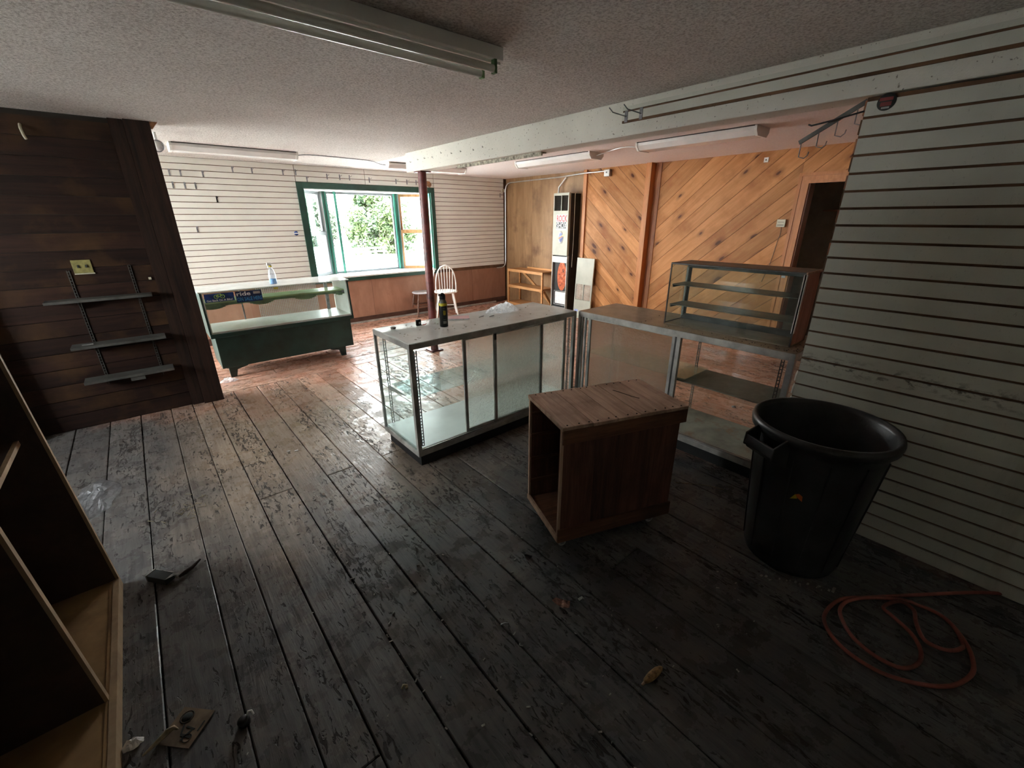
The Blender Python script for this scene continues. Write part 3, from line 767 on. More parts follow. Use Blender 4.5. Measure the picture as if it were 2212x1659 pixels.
ladder((1.305, Y0+.036), .16, .90, (1, 0, 0), c1); ladder((2.87, Y0+.036), .16, .90, (1, 0, 0), c1)
ladder((1.31, Y1-.04), .16, .90, (1, 0, 0), c1, 'aluminium_dull'); ladder((2.10, Y1-.03), .16, .90, (1, 0, 0), c1, 'aluminium_dull'); ladder((2.87, Y1-.04), .16, .90, (1, 0, 0), c1, 'aluminium_dull')
MB().box((1.33, 2.69, .498), (2.87, 3.075, .505)).build('glass_shelf', 'shelf_glass', c1)
for x in (1.31, 2.10, 2.87):
    MB().prism([(Y1-.04, .45), (Y1-.04, .498), (2.80, .498), (2.80, .49)], 0, x-.002, x+.002).build('shelf_bracket', 'aluminium_dull', c1)

# case 2 -- runs back to the partition
U0, U1, V0, V1 = 2.945, 3.50, .77, 2.53
c2 = thing('display_case', 'dusty glass display case running to the slatted wall with a small cabinet on top', 'display case', ((U0+U1)/2, (V0+V1)/2, 0))
MB().box((U0+.03, V0+.03, 0), (U1-.03, V1-.03, .095)).build('plinth', 'plinth_black', c2)
rails(c2, U0, U1, V0, V1, .095, .135, 'aluminium_dull'); rails(c2, U0, U1, V0, V1, .915, .962, 'aluminium_dull', .03)
MB().box((U0+.03, V0+.02, .125), (U1-.02, V1-.02, .15)).build('case_floor', 'case_floor_dusty', c2)
MB().box((U0+.004, V0+.004, .958), (U1-.004, V1-.004, ZT)).build('glass_top', 'top_glass_dusty', c2)
for x, y, s_ in ((U0, V0, .035), (U1-.02, V0, .02), (U0, V1-.03, .03), (U1-.02, V1-.02, .02)):
    MB().box((x, y, .13), (x+s_, y+s_, .92)).build('corner_post', 'aluminium', c2)
MB().box((U0, 1.525, .13), (U0+.03, 1.555, .92)).build('middle_post', 'aluminium_dull', c2)
MB().box((U0+.01, 1.555, .13), (U0+.03, 1.575, .92)).build('post_channel', 'steel_dark', c2)
slide_door(c2, 1.575, 2.42, .012, 'y', U0+.004, False)
MB().box((U0+.002, 2.44, .135), (U0+.02, 2.455, .92)).box((U0+.002, 2.475, .135), (U0+.02, 2.49, .92)).build('door_channel', 'aluminium', c2)
MB().box((U1-.012, V0+.02, .135), (U1-.007, V1-.02, .915)).build('front_glass', 'case_glass', c2)
MB().box((U0+.03, V0+.008, .135), (U1-.02, V0+.013, .915)).build('end_glass', 'case_glass', c2)
MB().box((U0+.03, V1-.013, .135), (U1-.02, V1-.008, .915)).build('end_glass', 'case_glass', c2)
ladder((U0+.045, .845), .16, .90, (0, 1, 0), c2, 'steel_dark'); ladder((U0+.045, 1.60), .16, .90, (0, 1, 0), c2, 'steel_dark')
ladder((U0+.045, 2.42), .16, .90, (0, 1, 0), c2, 'aluminium_dull')
for y_ in (.845, 1.62, 2.42): ladder((U1-.03, y_), .16, .90, (0, 1, 0), c2, 'aluminium_dull')
MB().box((2.99, 1.47, .584), (3.37, 2.45, .592)).build('glass_shelf', 'shelf_glass', c2)
MB().box((3.03, .83, .548), (3.43, 1.66, .556)).build('glass_shelf', 'shelf_glass_dusty', c2)
MB().box((U0+.002, V0+.035, .135), (U0+.008, 1.525, .152)).box((U0+.02, V0+.035, .135), (U0+.026, 1.525, .152)).build('door_track', 'aluminium', c2)

# small cabinet standing on case 2
A0, A1, B0, B1, T0, T1 = 3.07, 3.345, .85, 1.75, ZT+.001, 1.435
c3 = thing('countertop_case', 'small two-shelf glass cabinet standing on the dusty display case', 'cabinet', ((A0+A1)/2, (B0+B1)/2, T0))
MB().box((A0, B0, T1-.012), (A1+.02, B1, T1)).build('top_panel', 'steel_dark', c3, bevel=.002)
MB().box((A1-.02, B0, T1-.055), (A1, B1, T1-.012)).box((A1-.02, B0, T0), (A1, B1, T0+.05)).build('back_rail', 'steel_dark', c3)
MB().box((A0, B0, T0), (A1, B1, T0+.008)).build('bottom_panel', 'top_glass_dusty', c3)
MB().box((A0, B1-.008, T0), (A0+.008, B1, T1-.012)).build('corner_strip', 'steel_dark', c3)
MB().box((A0, B0, T0), (A0+.008, B0+.008, T1-.012)).build('corner_strip', 'steel_dark', c3)
MB().box((A0+.008, B1-.008, T0+.008), (A1, B1, T0+.014)).build('bottom_strip', 'steel_dark', c3)
MB().box((A1-.03, B1-.03, T0+.05), (A1, B1, T1-.05)).build('back_post', 'steel_dark', c3)
ladder((A1-.045, B1-.02), T0+.04, T1-.05, (1, 0, 0), c3, 'aluminium_dull')
MB().box((A0+.001, B0+.008, T0+.008), (A0+.004, B1-.008, T1-.012)).build('front_glass', 'case_glass', c3)
MB().box((A0+.008, B1-.005, T0+.008), (A1-.03, B1-.002, T1-.012)).build('end_glass', 'case_glass', c3)
MB().box((A0+.02, B0, T0+.008), (A1, B0+.014, T1-.012)).build('wooden_end', 'case_end_wood', c3)
MB().box((A0, B0-.004, T0+.09), (A0+.022, B0+.014, T1-.012)).build('white_end_edge', 'white_gloss', c3)
MB().box((A0+.0, B0-.006, T1-.012), (A1+.02, B0+.004, T1+.001)).build('cap_edge', 'crate_edge', c3)
MB().box((A1-.028, B0+.02, T0+.05), (A1-.024, B1-.02, T1-.05)).build('rear_glass', 'case_glass', c3)
for z_ in (1.115, 1.268):
    MB().box((A0+.035, B0+.02, z_), (A1-.03, B1-.01, z_+.006)).build('glass_shelf', 'shelf_glass_dusty', c3)
    MB().box((A0+.04, B1-.02, z_-.018), (A1-.03, B1-.012, z_)).build('shelf_bracket', 'steel_dark', c3)

# ------------------------------------------------------------------ green counter cabinet
G0, G1, GY0, GY1 = .415, 2.035, 5.70, 6.26
gc = thing('counter_cabinet', 'dark green counter cabinet with glass front under the slatted wall', 'cabinet', ((G0+G1)/2, 5.98, 0))
MB().box((G0+.04, GY0+.02, .13), (G1-.04, GY1, .50)).build('base_box', 'green_cabinet', gc, bevel=.004)
MB().box((G0, GY0-.02, .50), (G1, GY1+.02, .545)).build('deck', 'green_cabinet', gc, bevel=.003)
MB().box((G0+.02, GY0+.004, .545), (G1-.02, GY1, .565)).build('deck_liner', 'white_gloss', gc)
# ends slope: taller at back
for xa, xb, xi0, xi1 in ((G0, G0+.02, G0+.02, G0+.03), (G1-.02, G1, G1-.03, G1-.02)):
    MB().prism([(GY0-.01, .545), (GY1+.01, .545), (GY1+.01, 1.0), (GY0+.03, 1.0)], 0, xa, xb).build('end_panel', 'green_cabinet', gc)
    MB().prism([(GY0+.0, .565), (GY1, .565), (GY1, .995), (GY0+.035, .995)], 0, xi0, xi1).build('end_liner', 'white_gloss', gc)
MB().box((G0-.01, GY0+.02, 1.0), (G1+.01, GY1+.02, 1.012)).build('glass_top', 'top_glass', gc)
MB().prism([(GY0+.0, .566), (GY0+.005, .566), (GY0+.035, .998), (GY0+.03, .998)], 0, G0+.03, G1-.03).build('front_glass', 'case_glass', gc)
MB().box((G0+.03, GY0+.10, .865), (G1-.04, GY0+.40, .882)).build('green_shelf', 'green_shelf', gc)
sk = MB(); n = 56; L = G1-.04-G0-.03
prev = None; poly_t = []
for i in range(n+1):
    x = G0+.03+L*i/n; d = .028+.035*max(0, math.sin(i/n*PI*6.3+.6))**.8*(1 if i < n*.97 else .4)
    poly_t.append((x, .866-d))
for (xa, za), (xb, zb_) in zip(poly_t, poly_t[1:]):
    sk.box((xa, GY0+.098, min(za, zb_)), (xb, GY0+.104, .866))
sk.build('scalloped_skirt', 'green_skirt', gc)
MB().tube([(G1-.06, GY0+.085, .855), (G1-.06, GY0+.1, .855)], .016, 12).build('shelf_peg', 'bracket_grey', gc)
mesh = MB()
for i in range(34):
    x = 1.05+.72*i/33; mesh.box((x-.003, GY1-.012, .57), (x+.003, GY1-.008, .99))
for i in range(21):
    z_ = .575+.02*i; mesh.box((1.05, GY1-.012, z_), (1.77, GY1-.008, z_+.005))
mesh.build('mesh_panel', 'mesh_white', gc)
MB().box((1.88, GY1-.04, .565), (1.92, GY1-.01, 1.0)).build('back_stile', 'bracket_grey', gc)
MB().box((.86, GY1-.02, .565), (.875, GY1-.005, 1.0)).build('back_stile', 'bracket_grey', gc)
def cab_leg(x, s_):
    return MB().prism([(x, .13), (x+s_*.20, .13), (x+s_*.20, .112), (x+s_*.085, .085), (x+s_*.065, 0), (x+s_*.005, 0)], 1, GY0+.06, GY0+.105)
cab_leg(G0+.10, 1).build('leg', 'green_cabinet', gc)
cab_leg(G1-.14, -1).build('leg', 'green_cabinet', gc)
for x in (G0+.12, G1-.2): MB().box((x, GY1-.1, 0), (x+.045, GY1-.06, .13)).build('leg', 'green_cabinet', gc)
def slope_pt(x, z): return (x, GY0+.0+(z-.566)/.432*.03-.0015, z)
up = Vector((0, .03, .432)).normalized()
# stickers on the front glass
def decal(x0, x1, z0, z1, mat, name):
    return MB()._add([slope_pt(x0, z0), slope_pt(x1, z0), slope_pt(x1, z1), slope_pt(x0, z1)] + [tuple(Vector(slope_pt(*q))+Vector((0, .0012, 0))) for q in ((x0, z0), (x1, z0), (x1, z1), (x0, z1))],
        [(0, 1, 2, 3), (7, 6, 5, 4), (0, 4, 5, 1), (1, 5, 6, 2), (2, 6, 7, 3), (3, 7, 4, 0)]).build(name, mat, gc)
s1 = decal(.455, .735, .895, .985, 'sticker_blue', 'bike_sticker'); tag(s1, 'blue sticker reading Get Back On A Bike!')
text('Get Back On A Bike!', 'text_white', gc, .0290, Vector(slope_pt(.468, .902))+Vector((0, -.0012, 0)), (1, 0, 0), up)
s2 = decal(.75, 1.015, .862, .985, 'sticker_navy', 'ride_sticker'); tag(s2, 'navy sticker reading ride ON SALE HERE')
text('ride', 'text_white', gc, .062, Vector(slope_pt(.757, .936))+Vector((0, -.0012, 0)), (1, 0, 0), up, sx_=1.45)
text('ON SALE HERE', 'text_blue', gc, .058, Vector(slope_pt(.757, .878))+Vector((0, -.0012, 0)), (1, 0, 0), up, sx_=.66)
MB().box((.93, GY0+.020, .945), (1.0, GY0+.0245, .972)).build('sticker_print', 'text_grey', gc)
bk = MB()
for cx in (.565, .625):
    bk.tube([Vector(slope_pt(cx+.019*math.cos(a*PI/6), .950+.019*math.sin(a*PI/6)))+Vector((0, -.002, 0)) for a in range(12)], .0028, 5, closed=True)
P_ = lambda x, z: Vector(slope_pt(x, z))+Vector((0, -.002, 0))
bk.tube([P_(.565, .95), P_(.58, .972), P_(.612, .972), P_(.598, .948), P_(.58, .972)], .003, 5)
bk.tube([P_(.565, .95), P_(.598, .948)], .003, 5); bk.tube([P_(.625, .95), P_(.612, .972), P_(.61, .98)], .003, 5)
bk.build('bicycle_print', 'text_green', gc)
MB().box((1.15, GY0+.025, .975), (1.20, GY0+.029, .995)).build('yellow_tag', 'can_yellow', gc)

# ------------------------------------------------------------------ wooden crate on casters
crx = Vector((.938, -.347, 0)).normalized(); ang = math.atan2(crx.y, crx.x)
cr = thing('rolling_crate', 'rough brown wooden crate on casters with one open side', 'crate', (1.405, 1.272, 0), ang)
CM = wm(cr); CL, CW, CZ0, CZ1 = .765, .435, .07, .785
def cb(a, b): return MB(CM).box(a, b)
xs_ = [0, .17, .32, .46, .62, CL+.005]
for i in range(5):
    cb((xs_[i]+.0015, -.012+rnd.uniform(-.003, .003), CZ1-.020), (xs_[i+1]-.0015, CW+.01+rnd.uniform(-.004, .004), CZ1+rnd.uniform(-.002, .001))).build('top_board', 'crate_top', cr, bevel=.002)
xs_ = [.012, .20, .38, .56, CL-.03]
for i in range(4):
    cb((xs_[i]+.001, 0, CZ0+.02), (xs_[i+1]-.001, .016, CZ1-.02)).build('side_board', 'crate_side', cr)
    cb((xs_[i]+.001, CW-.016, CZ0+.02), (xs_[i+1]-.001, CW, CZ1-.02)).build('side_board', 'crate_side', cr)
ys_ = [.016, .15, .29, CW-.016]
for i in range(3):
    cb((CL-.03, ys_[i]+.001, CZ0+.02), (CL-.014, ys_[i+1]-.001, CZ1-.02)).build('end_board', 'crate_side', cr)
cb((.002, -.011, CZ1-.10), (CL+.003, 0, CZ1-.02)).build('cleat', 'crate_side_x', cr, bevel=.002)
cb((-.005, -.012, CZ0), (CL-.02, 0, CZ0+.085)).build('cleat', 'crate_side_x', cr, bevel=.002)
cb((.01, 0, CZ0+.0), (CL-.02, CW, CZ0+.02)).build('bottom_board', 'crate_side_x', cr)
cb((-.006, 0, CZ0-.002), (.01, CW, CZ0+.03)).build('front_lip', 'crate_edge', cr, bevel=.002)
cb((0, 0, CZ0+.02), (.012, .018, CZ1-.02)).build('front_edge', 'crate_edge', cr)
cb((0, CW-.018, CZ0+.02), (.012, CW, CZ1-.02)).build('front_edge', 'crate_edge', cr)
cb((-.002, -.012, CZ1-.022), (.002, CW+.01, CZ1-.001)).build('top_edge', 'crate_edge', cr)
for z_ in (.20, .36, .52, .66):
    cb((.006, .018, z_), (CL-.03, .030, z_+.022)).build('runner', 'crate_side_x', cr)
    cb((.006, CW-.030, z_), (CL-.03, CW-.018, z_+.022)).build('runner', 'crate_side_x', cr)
nl = MB(CM)
for i in range(13):
    for yy_ in (.006, CW-.012):
        x = .03+.71*i/12+rnd.uniform(-.012, .012)
        nl.lathe([(0, .0024), (.0045, .0024), (.0045, 0)], 8, (x, yy_+rnd.uniform(-.003, .004), CZ1))
nl.build('nail_heads', 'dark_gap', cr)['kind'] = 'stuff'
ck = MB(CM); pts = [(.50, .33), (.52, .29), (.535, .25), (.55, .21), (.575, .17)]
for a, b in zip(pts, pts[1:]): ck.bar((*a, CZ1+.0005), (*b, CZ1+.0005), .005, .002)
ck.build('crack', 'dark_gap', cr)
for x, y_ in ((.05, .04), (CL-.12, .04), (.05, CW-.04), (CL-.12, CW-.04)):
    o = MB(CM).box((x-.022, y_-.02, CZ0-.008), (x+.022, y_+.02, CZ0)).box((x-.014, y_-.013, .02), (x+.010, y_-.009, CZ0-.008)).box((x-.014, y_+.009, .02), (x+.010, y_+.013, CZ0-.008)).build('caster', 'bracket_grey', cr)
    MB(CM).lathe([(0, -.008), (.022, -.008), (.025, -.004), (.025, .004), (.022, .008), (0, .008)], 18, M_=Matrix.Translation((x, y_, .025)) @ Matrix.Rotation(PI/2, 4, 'X')).build('wheel', 'text_grey', o)

# ------------------------------------------------------------------ rubbish bin
bn = thing('rubbish_bin', 'tall round black plastic rubbish bin with moulded side handles', 'bin', (2.415, .44, 0), math.radians(78))
BM = wm(bn); BH = .80
def rad(z): return .222+(.292-.222)*z/BH
prof = [(0, .012), (.19, .012), (.215, .0), (.225, .03)]
prof += [(rad(z), z) for z in (.1, .3, .5, .7)] + [(.290, .745), (.312, .75), (.316, .78), (.310, .80), (.296, .80), (.286, .775), (rad(.5)-.012, .5), (.214, .03), (0, .025)]
MB(BM).lathe(prof, 48).build('body', 'bin_plastic', bn)
for k in range(12):
    a = 2*PI*k/12+.13
    MB(BM)._add([(r*math.cos(a+da), r*math.sin(a+da), z) for r, z in ((rad(.05)+.0, .05), (rad(.70), .70)) for da in (-.012, .012)] +
        [((r+.006)*math.cos(a+da), (r+.006)*math.sin(a+da), z) for r, z in ((rad(.05), .05), (rad(.70), .70)) for da in (-.009, .009)],
        [(4, 5, 7, 6), (0, 1, 5, 4), (2, 6, 7, 3), (0, 4, 6, 2), (1, 3, 7, 5)]).build('rib', 'bin_plastic', bn)
for a in (math.radians(75), math.radians(255)):
    R = BM @ Matrix.Rotation(a, 4, 'Z')
    h = MB(R)
    h.prism([(.268, .63), (.355, .665), (.372, .69), (.365, .735), (.352, .735), (.354, .695), (.344, .68), (.28, .655)], 1, -.085, .085)
    h.prism([(.275, .63), (.372, .68), (.368, .745), (.285, .79)], 1, -.093, -.083)
    h.prism([(.275, .63), (.372, .68), (.368, .745), (.285, .79)], 1, .083, .093)
    h.build('handle', 'bin_plastic', bn, bevel=.003)
# small red and yellow mark on the side that faces the room
import mathutils
ma = math.atan2(0-.44, 0-2.415)-.02
rr = rad(.47)+.0025
def bp(a, z): return Vector((2.415+(rad(z)+.003)*math.cos(a), .44+(rad(z)+.003)*math.sin(a), z))
MB()._add([bp(ma+.03, .475), bp(ma-.05, .49), bp(ma-.09, .505), bp(ma-.04, .515), bp(ma+.02, .505)], [(0, 1, 2, 3, 4)]).build('torn_label', 'orange_mark', bn)
MB()._add([bp(ma-.05, .485), bp(ma-.16, .470), bp(ma-.09, .508)], [(0, 1, 2)]).build('torn_label', 'can_yellow', bn)

# ------------------------------------------------------------------ bookcase at the left
bc = thing('bookcase', 'tall open brown bookcase with divided shelves at the left edge of the room', 'bookcase', (-.75, 1.9, 0))
KX1, KY1, KY0 = -.455, 2.575, .95
lean = lambda z: -.045*z
def kb(x0, y0, z0, x1, y1, z1):
    m = MB(); n = 6 if z1-z0 > .5 else 1
    m._add([(x0+lean(z0), y0, z0), (x1+lean(z0), y0, z0), (x1+lean(z0), y1, z0), (x0+lean(z0), y1, z0), (x0+lean(z1), y0, z1), (x1+lean(z1), y0, z1), (x1+lean(z1), y1, z1), (x0+lean(z1), y1, z1)],
           [(0,3,2,1),(4,5,6,7),(0,1,5,4),(1,2,6,5),(2,3,7,6),(3,0,4,7)]); return m
KB = -.99
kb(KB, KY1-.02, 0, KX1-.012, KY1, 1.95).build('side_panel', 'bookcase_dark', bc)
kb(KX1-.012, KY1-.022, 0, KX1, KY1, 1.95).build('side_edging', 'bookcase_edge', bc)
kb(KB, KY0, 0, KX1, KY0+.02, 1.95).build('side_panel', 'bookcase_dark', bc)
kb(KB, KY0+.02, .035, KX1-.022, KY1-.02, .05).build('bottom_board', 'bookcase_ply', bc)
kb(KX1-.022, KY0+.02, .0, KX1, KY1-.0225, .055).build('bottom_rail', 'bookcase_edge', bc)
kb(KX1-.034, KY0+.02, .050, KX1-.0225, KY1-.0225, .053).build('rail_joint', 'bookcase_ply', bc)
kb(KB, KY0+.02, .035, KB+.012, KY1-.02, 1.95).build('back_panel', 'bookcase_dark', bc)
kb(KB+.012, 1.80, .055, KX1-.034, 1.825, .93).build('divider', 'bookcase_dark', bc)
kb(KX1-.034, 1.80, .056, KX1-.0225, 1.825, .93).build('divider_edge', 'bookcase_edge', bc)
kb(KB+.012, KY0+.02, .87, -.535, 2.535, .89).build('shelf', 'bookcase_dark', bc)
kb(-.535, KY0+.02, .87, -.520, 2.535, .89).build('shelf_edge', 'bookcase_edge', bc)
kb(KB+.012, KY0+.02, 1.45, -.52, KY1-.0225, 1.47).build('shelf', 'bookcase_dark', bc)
kb(KB, KY0+.0, 1.951, KX1, KY1, 1.972).build('top_board', 'bookcase_edge', bc)
single(MB()._add([(-1.13, 5.0, 0), (-.97, 5.0, 0), (-.97, 5.03, 0), (-1.13, 5.03, 0), (-1.17, 5.04, 1.7), (-1.03, 5.04, 1.7), (-1.03, 5.07, 1.7), (-1.17, 5.07, 1.7)],
    [(0,3,2,1),(4,5,6,7),(0,1,5,4),(1,2,6,5),(2,3,7,6),(3,0,4,7)]), 'plank', 'grey_plank_mat', (-1.05, 5.03, 0), 'grey board standing against the dark wall behind the bookcase', 'plank')

# ------------------------------------------------------------------ shelves on the dark wall
ys0 = YD+.008
for k, (x0, x1, z_, y0) in enumerate((( -.655, .025, 1.115, 4.955), (-.60, .03, .735, 4.93), (-.60, .02, .43, 4.93))):
    lab = ('grey wall shelf on the dark boards, topmost of the three', 'grey wall shelf on the dark boards, middle one of three', 'grey wall shelf on the dark boards, lowest of the three')[k]
    t = thing('wall_shelf', lab, 'shelf', ((x0+x1)/2, y0+.08, z_), 0, 'shelves on the dark wall')
    MB().box((x0, y0, z_), (x1, ys0-.014, z_+.022)).build('shelf_board', 'grey_shelf', t, bevel=.002)
    for xx in (-.46, -.07):
        MB().prism([(y0+.03, z_), (ys0-.015, z_), (ys0-.015, z_-.07), (y0+.03, z_-.012)], 0, xx-.002, xx+.002).build('bracket', 'grey_shelf', t)
    if k == 2: MB().box((-.30, y0+.01, z_-.035), (-.20, y0+.03, z_-.0005)).build('shelf_clip', 'grey_shelf', t)
    if k == 1: MB().box((-.53, y0+.06, z_+.0222), (-.46, y0+.068, z_+.03)).build('metal_strip', 'aluminium', t)
for k, (xx, za, zb2) in enumerate(((-.46, .40, 1.36), (-.07, .38, 1.38))):
    o = ladder((xx, ys0-.004), za, zb2, (1, 0, 0), None, 'grey_shelf', .02, 'shelf_standard')
    o.data.transform(Matrix.Translation((-xx, -ys0, -za))); o.location = (xx, ys0, za)
    tag(o, ('left' if k == 0 else 'right')+' slotted metal shelf standard on the dark board wall', 'shelf standard', 'standards of the wall shelves')
t = thing('switch_plate', 'yellowish square double switch plate above the dark wall shelves', 'switch plate', (-.365, YD+.004, 1.39))
MB().box((-.425, YD-.0, 1.335), (-.305, YD+.009, 1.44)).build('plate', 'yellow_plate', t, bevel=.002)
for x in (-.39, -.34): MB().box((x-.005, YD-.008, 1.378), (x+.005, YD, 1.40)).build('toggle', 'ink_dark', t)
MB().box((-.425, YD-.004, 1.325), (-.30, YD+.006, 1.334)).build('lower_edge', 'cream_plate', t)
single(MB().box((.035, YD+.0, 1.245), (.055, YD+.009, 1.265)), 'wall_plug', 'cream_plate', (.045, YD+.004, 1.255), 'tiny pale square plug on the dark wall near the post', 'plug')
t = thing('coat_hook', 'small pale hook high on the dark wall in the upper left', 'hook', (-.55, YD, 2.34))
MB().tube([(-.425, YD+.01, 2.41), (-.425, YD-.03, 2.38), (-.42, YD-.05, 2.33), (-.415, YD-.035, 2.31)], .009, 8).build('hook_wire', 'cream_plate', t)

# ------------------------------------------------------------------ lights on the ceiling
def wrap_light(name, label, x0, x1, y0, y1, along):
    t = thing(name, label, 'ceiling light', ((x0+x1)/2, (y0+y1)/2, ZC-.08), 0, 'wraparound ceiling lights')
    z1, z0 = ZC-.001, ZC-.078
    if along == 'x':
        sec = [(y0, z1), (y0+.005, z1-.035), (y0+.045, z0), (y1-.045, z0), (y1-.005, z1-.035), (y1, z1)]
        MB().prism(sec, 0, x0+.022, x1-.022).build('diffuser', 'diffuser', t)
        e = [(y0-.004, z1), (y0-.002, z1-.04), (y0+.04, z0-.005), (y1-.04, z0-.005), (y1+.002, z1-.04), (y1+.004, z1)]
        MB().prism(e, 0, x0, x0+.022).build('end_cap', 'fixture_white', t); MB().prism(e, 0, x1-.022, x1).build('end_cap', 'fixture_white', t)
        MB().box((x0+.02, y0-.007, z1-.008), (x1-.02, y0-.003, z1)).build('edge_gap', 'steel_dark', t)
    else:
        sec = [(x0, z1), (x0+.005, z1-.035), (x0+.045, z0), (x1-.045, z0), (x1-.005, z1-.035), (x1, z1)]
        MB().prism(sec, 1, y0+.022, y1-.022).build('diffuser', 'diffuser', t)
        e = [(x0-.004, z1), (x0-.002, z1-.04), (x0+.04, z0-.005), (x1-.04, z0-.005), (x1+.002, z1-.04), (x1+.004, z1)]
        MB().prism(e, 1, y0, y0+.022).build('end_cap', 'fixture_white', t); MB().prism(e, 1, y1-.022, y1).build('end_cap', 'fixture_white', t)
        MB().box((x0-.007, y0+.02, z1-.008), (x0-.003, y1-.02, z1)).build('edge_gap', 'steel_dark', t)
    return t
wrap_light('wraparound_light', 'white ceiling light left of the window, nearest the dark post', .535, 1.80, 6.14, 6.40, 'x')
wrap_light('wraparound_light', 'white ceiling light above the window, half hidden by the beam end', 3.07, 4.42, 6.32, 6.58, 'x')
wrap_light('wraparound_light', 'shorter looking white ceiling light right of the column near the heater', 4.50, 4.77, 3.83, 5.22, 'y')
wrap_light('wraparound_light', 'long white ceiling light nearest the slatted partition and pine wall', 4.42, 4.69, 1.87, 3.12, 'y')
t = thing('tube_light', 'bare two-tube fluorescent batten overhead at the top of the view', 'ceiling light', (.36, 1.95, ZC-.06))
MB().box((-.86, 1.905, ZC-.055), (1.57, 2.03, ZC-.001)).build('housing', 'fixture_white', t, bevel=.003)
MB().box((-.86, 1.93, ZC-.066), (1.57, 2.005, ZC-.055)).build('channel_cover', 'fixture_white', t)
for y_ in (1.918, 2.018):
    MB().tube([(-.80, y_, ZC-.092), (1.515, y_, ZC-.092)], .0165, 14).build('tube', 'tube_glass', t)
    MB().box((1.515, y_-.014, ZC-.112), (1.53, y_+.014, ZC-.055)).build('socket', 'green_skirt', t)
    MB().box((-.815, y_-.014, ZC-.112), (-.80, y_+.014, ZC-.055)).build('socket', 'green_skirt', t)
def cable(pts, label, r=.006, mat='conduit', name='cable'):
    out = []
    for i in range(len(pts)-1):
        for k in range(4):
            p0, p1, p2, p3 = (Vector(pts[max(i-1, 0)]), Vector(pts[i]), Vector(pts[i+1]), Vector(pts[min(i+2, len(pts)-1)])); s_ = k/4
            out.append(.5*((2*p1)+(-p0+p2)*s_+(2*p0-5*p1+4*p2-p3)*s_*s_+(-p0+3*p1-3*p2+p3)*s_**3))
    out.append(Vector(pts[-1]))
    return single(MB().tube(out, r, 8), name, mat, pts[0], label, name)
cable([(1.80, 6.27, ZC-.03), (1.95, 6.22, ZC-.012), (2.4, 6.27, ZC-.008), (2.78, 6.30, ZC-.012), (2.95, 6.40, ZC-.03), (3.07, 6.44, ZC-.035)], 'grey armoured cable between the two ceiling lights by the window', mat='bracket_grey')
cable([(4.64, 3.83, ZC-.04), (4.66, 3.72, ZC-.02), (4.58, 3.5, ZC-.009), (4.54, 3.3, ZC-.012), (4.55, 3.12, ZC-.04)], 'white cable between the two ceiling lights by the pine wall')

# security lamp behind the post
t = thing('spot_lamp', 'small round lamp peeking past the top of the dark post', 'lamp', (.42, 5.60, ZC))
MB().tube([(.40, 5.62, ZC), (.40, 5.62, ZC-.07)], .012, 8).build('stem', 'white_gloss', t)
R = Matrix.Translation((.40, 5.60, ZC-.115)) @ Vector((-.35, -.85, -.25)).to_track_quat('Z', 'Y').to_matrix().to_4x4()
MB().lathe([(0, -.05), (.03, -.048), (.048, -.02), (.052, .03), (.047, .03), (.046, .02)], 24, M_=R).build('housing', 'bracket_grey', t)
MB().lathe([(.046, .02), (.03, .034), (0, .040)], 24, M_=R).build('lens', 'diffuser', t)

# ------------------------------------------------------------------ heater, cover, small shelf
h = thing('wall_heater', 'tall cream wall heater with open lower front and stickers', 'heater', (6.08, 5.65, 0))
HX, HY0, HY1 = 5.95, 5.455, 5.835
MB().box((HX+.05, HY0, .0), (XW-.003, HY1, 2.15)).build('casing', 'heater_side', h)
MB().box((HX+.02, HY0-.0, 1.12), (HX+.05, HY0+.0, 1.12))
MB().box((HX, HY0+.01, 1.11), (HX+.05, HY1, 1.87)).build('upper_front', 'heater_cream', h)
MB().box((HX, HY0+.01, 2.12), (HX+.05, HY1, 2.16)).box((HX, HY0+.01, 1.87), (HX+.05, HY0+.03, 2.12)).box((HX, HY1-.02, 1.87), (HX+.05, HY1, 2.12)).box((HX, (HY0+HY1)/2-.006, 1.87), (HX+.05, (HY0+HY1)/2+.006, 2.12)).build('grille_frame', 'heater_cream', h)
def louvres(y0, y1, z0, z1, x, mat, parent, n=16):
    m = MB()
    for i in range(n):
        z_ = z0+(z1-z0)*i/n; m._add([(x, y0, z_), (x, y1, z_), (x+.02, y1, z_+(z1-z0)/n*.8), (x+.02, y0, z_+(z1-z0)/n*.8)], [(0, 1, 2, 3)])
    m.build('grille', mat, parent)
louvres(HY0+.03, (HY0+HY1)/2-.006, 1.87, 2.12, HX+.012, 'grille_dark', h); louvres((HY0+HY1)/2+.006, HY1-.02, 1.87, 2.12, HX+.012, 'grille_dark', h)
for a, b in ((HY0, HY0+.014), (HY1-.014, HY1)):
    MB().box((HX+.0, a, 0), (HX+.05, b, 1.10)).build('side_frame', 'aluminium_dull', h)
MB().box((HX+.045, HY0+.014, .0), (HX+.049, HY1-.014, 1.10)).build('inner_panel', 'heater_inner', h)
MB().box((HX+.005, HY0+.016, .98), (HX+.045, HY1-.016, 1.085)).build('white_baffle', 'paper_white', h)
MB().lathe([(0, .01), (.105, .006), (.115, 0)], 28, sy_=2.3, M_=Matrix.Translation((HX+.044, HY0+.155, .73)) @ Matrix.Rotation(-PI/2, 4, 'Y') @ Matrix.Rotation(PI/2, 4, 'Z')).build('heat_shield', 'heat_rust', h)
MB().box((HX+.02, HY0+.03, .22), (HX+.044, HY1-.09, .44)).build('data_label', 'paper_white', h)
MB().tube([(HX+.012, HY0+.02, .20), (HX+.012, HY1-.07, .20), (HX+.012, HY1-.07, .46), (HX+.012, HY0+.02, .46)], .007, 6).build('pipe', 'aluminium', h)
